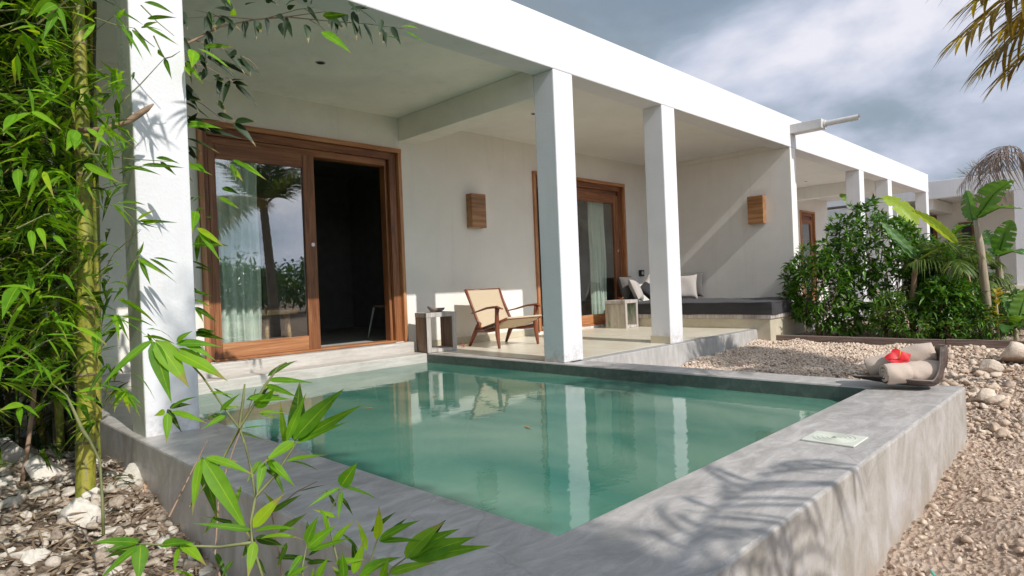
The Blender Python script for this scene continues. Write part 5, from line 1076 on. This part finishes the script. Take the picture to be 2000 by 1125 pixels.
fs2 = empty('bamboo_shoot', (at_z(690, 1300, -.6)[0], at_z(690, 1300, -.6)[1], -.6), label='lower young bamboo shoot fanning over the near corner of the pool rim', cat='bamboo shoot', group='young bamboo shoots in the foreground')
o2 = np.array([fs2.location[0], fs2.location[1], fs2.location[2]]); FE = 1.6
stems(fs2, o2, [(FE, (680, 1320), (672, 1220), (668, 1130), (650, 1060), (640, 1010), (668, 950)), (FE, (690, 1320), (705, 1200), (715, 1125), (735, 1060), (742, 1040)), (FE, (700, 1320), (740, 1170), (765, 1110), (792, 1090)), (FE, (640, 1320), (600, 1200), (590, 1110), (600, 1060))])
HB = [(700, 1135, 742, 1092, 18), (760, 1120, 850, 1085, 16), (745, 1130, 760, 1085, 14), (620, 1130, 640, 1085, 16), (560, 1130, 600, 1100, 16), (655, 1100, 710, 1085, 14), (666, 950, 697, 902, 26), (668, 950, 738, 966, 12), (664, 952, 600, 985, 8), (668, 960, 660, 1012, 10), (736, 1054, 742, 985, 18), (740, 1056, 817, 1004, 18), (742, 1058, 822, 1046, 13), (716, 1075, 700, 1005, 12), (792, 1090, 862, 1003, 30), (795, 1090, 892, 1014, 32), (800, 1090, 928, 1045, 36), (802, 1092, 957, 1058, 24), (705, 1120, 778, 1073, 20), (672, 1130, 668, 1078, 18), (690, 1120, 712, 1050, 18), (640, 1040, 630, 985, 12), (600, 1070, 655, 1022, 20), (598, 1060, 620, 1005, 18), (602, 1075, 690, 1048, 10), (590, 1085, 560, 1120, 14), (655, 1010, 612, 990, 9), (650, 1060, 688, 1010, 12)]
hero([q+(FE, FE-.03) for q in HB], M['bleaf_bright'], fs2, o2, wk=1.12); hero([q+(FE+.06, FE+.05) for q in again(HB, .8, 9)], M['bleaf'], fs2, o2)
fs3 = empty('bamboo_shoot', (at_r(440, 1180, 2.2)[0], at_r(440, 1180, 2.2)[1], -.6), label='thin dark-leaved shoot against the shaded pool wall', cat='bamboo shoot', group='young bamboo shoots in the foreground')
o3 = np.array([fs3.location[0], fs3.location[1], fs3.location[2]])
stems(fs3, o3, [(2.2, (440, 1180), (420, 1080), (428, 960), (455, 880), (500, 760)), (2.2, (560, 1180), (545, 1080), (530, 1000), (580, 960), (620, 940)), (2.2, (330, 1010), (370, 930), (405, 860))], M['twig_dry'])
HC = [(530, 1000, 590, 965, 14), (545, 1040, 600, 1000, 16), (560, 1060, 540, 1110, 14), (428, 1000, 400, 1040, 12), (540, 1090, 620, 1080, 12), (470, 950, 455, 1000, 10), (585, 960, 640, 945, 8), (500, 1090, 520, 1122, 10), (420, 1080, 445, 1120, 12), (600, 1100, 650, 1090, 12), (540, 990, 515, 960, 9), (455, 1095, 430, 1125, 10)]
hero([q+(2.2, 2.17) for q in HC], M['bleaf'], fs3, o3)
# ground-level leaves at the bottom left
C = np.stack([RG.uniform(.25, .9, 34), RG.uniform(1.7, 2.7, 34), np.zeros(34)], -1); C[:, 2] = gz(C[:, 0], C[:, 1])+RG.uniform(.03, .14, 34)
lo = empty('bamboo_seedlings', (.5, 2.2, -.5)); tag(lo, kind='stuff'); bam_leaves(C, 5, .11, 1.0, M['bleaf_bright'], lo, np.array([.5, 2.2, -.5]), tilt=.35)
# scraps on the ground
p = at_z(1822, 1120, float(gz(3.2, .65))); o = stones('plastic_scrap', np.array([[p[0], p[1], p[2]]]), np.array([.016]), M['teal'], 1, .5, .1, k=1); tag(o, 'teal plastic scrap on the stony ground at the bottom edge', 'scrap')
p = at_z(1975, 997, -.5); V, F = leaf_arrays(np.array([[p[0], p[1], p[2]+.02]]), (.5, .7, .2), (0, 0, 1), .05, .03, 5, .4, .3); o = from_np('dry_leaf', V, F, M['orange_leaf'], smooth=True); tag(o, 'curled orange dry leaf on the stony ground at the right', 'leaf')
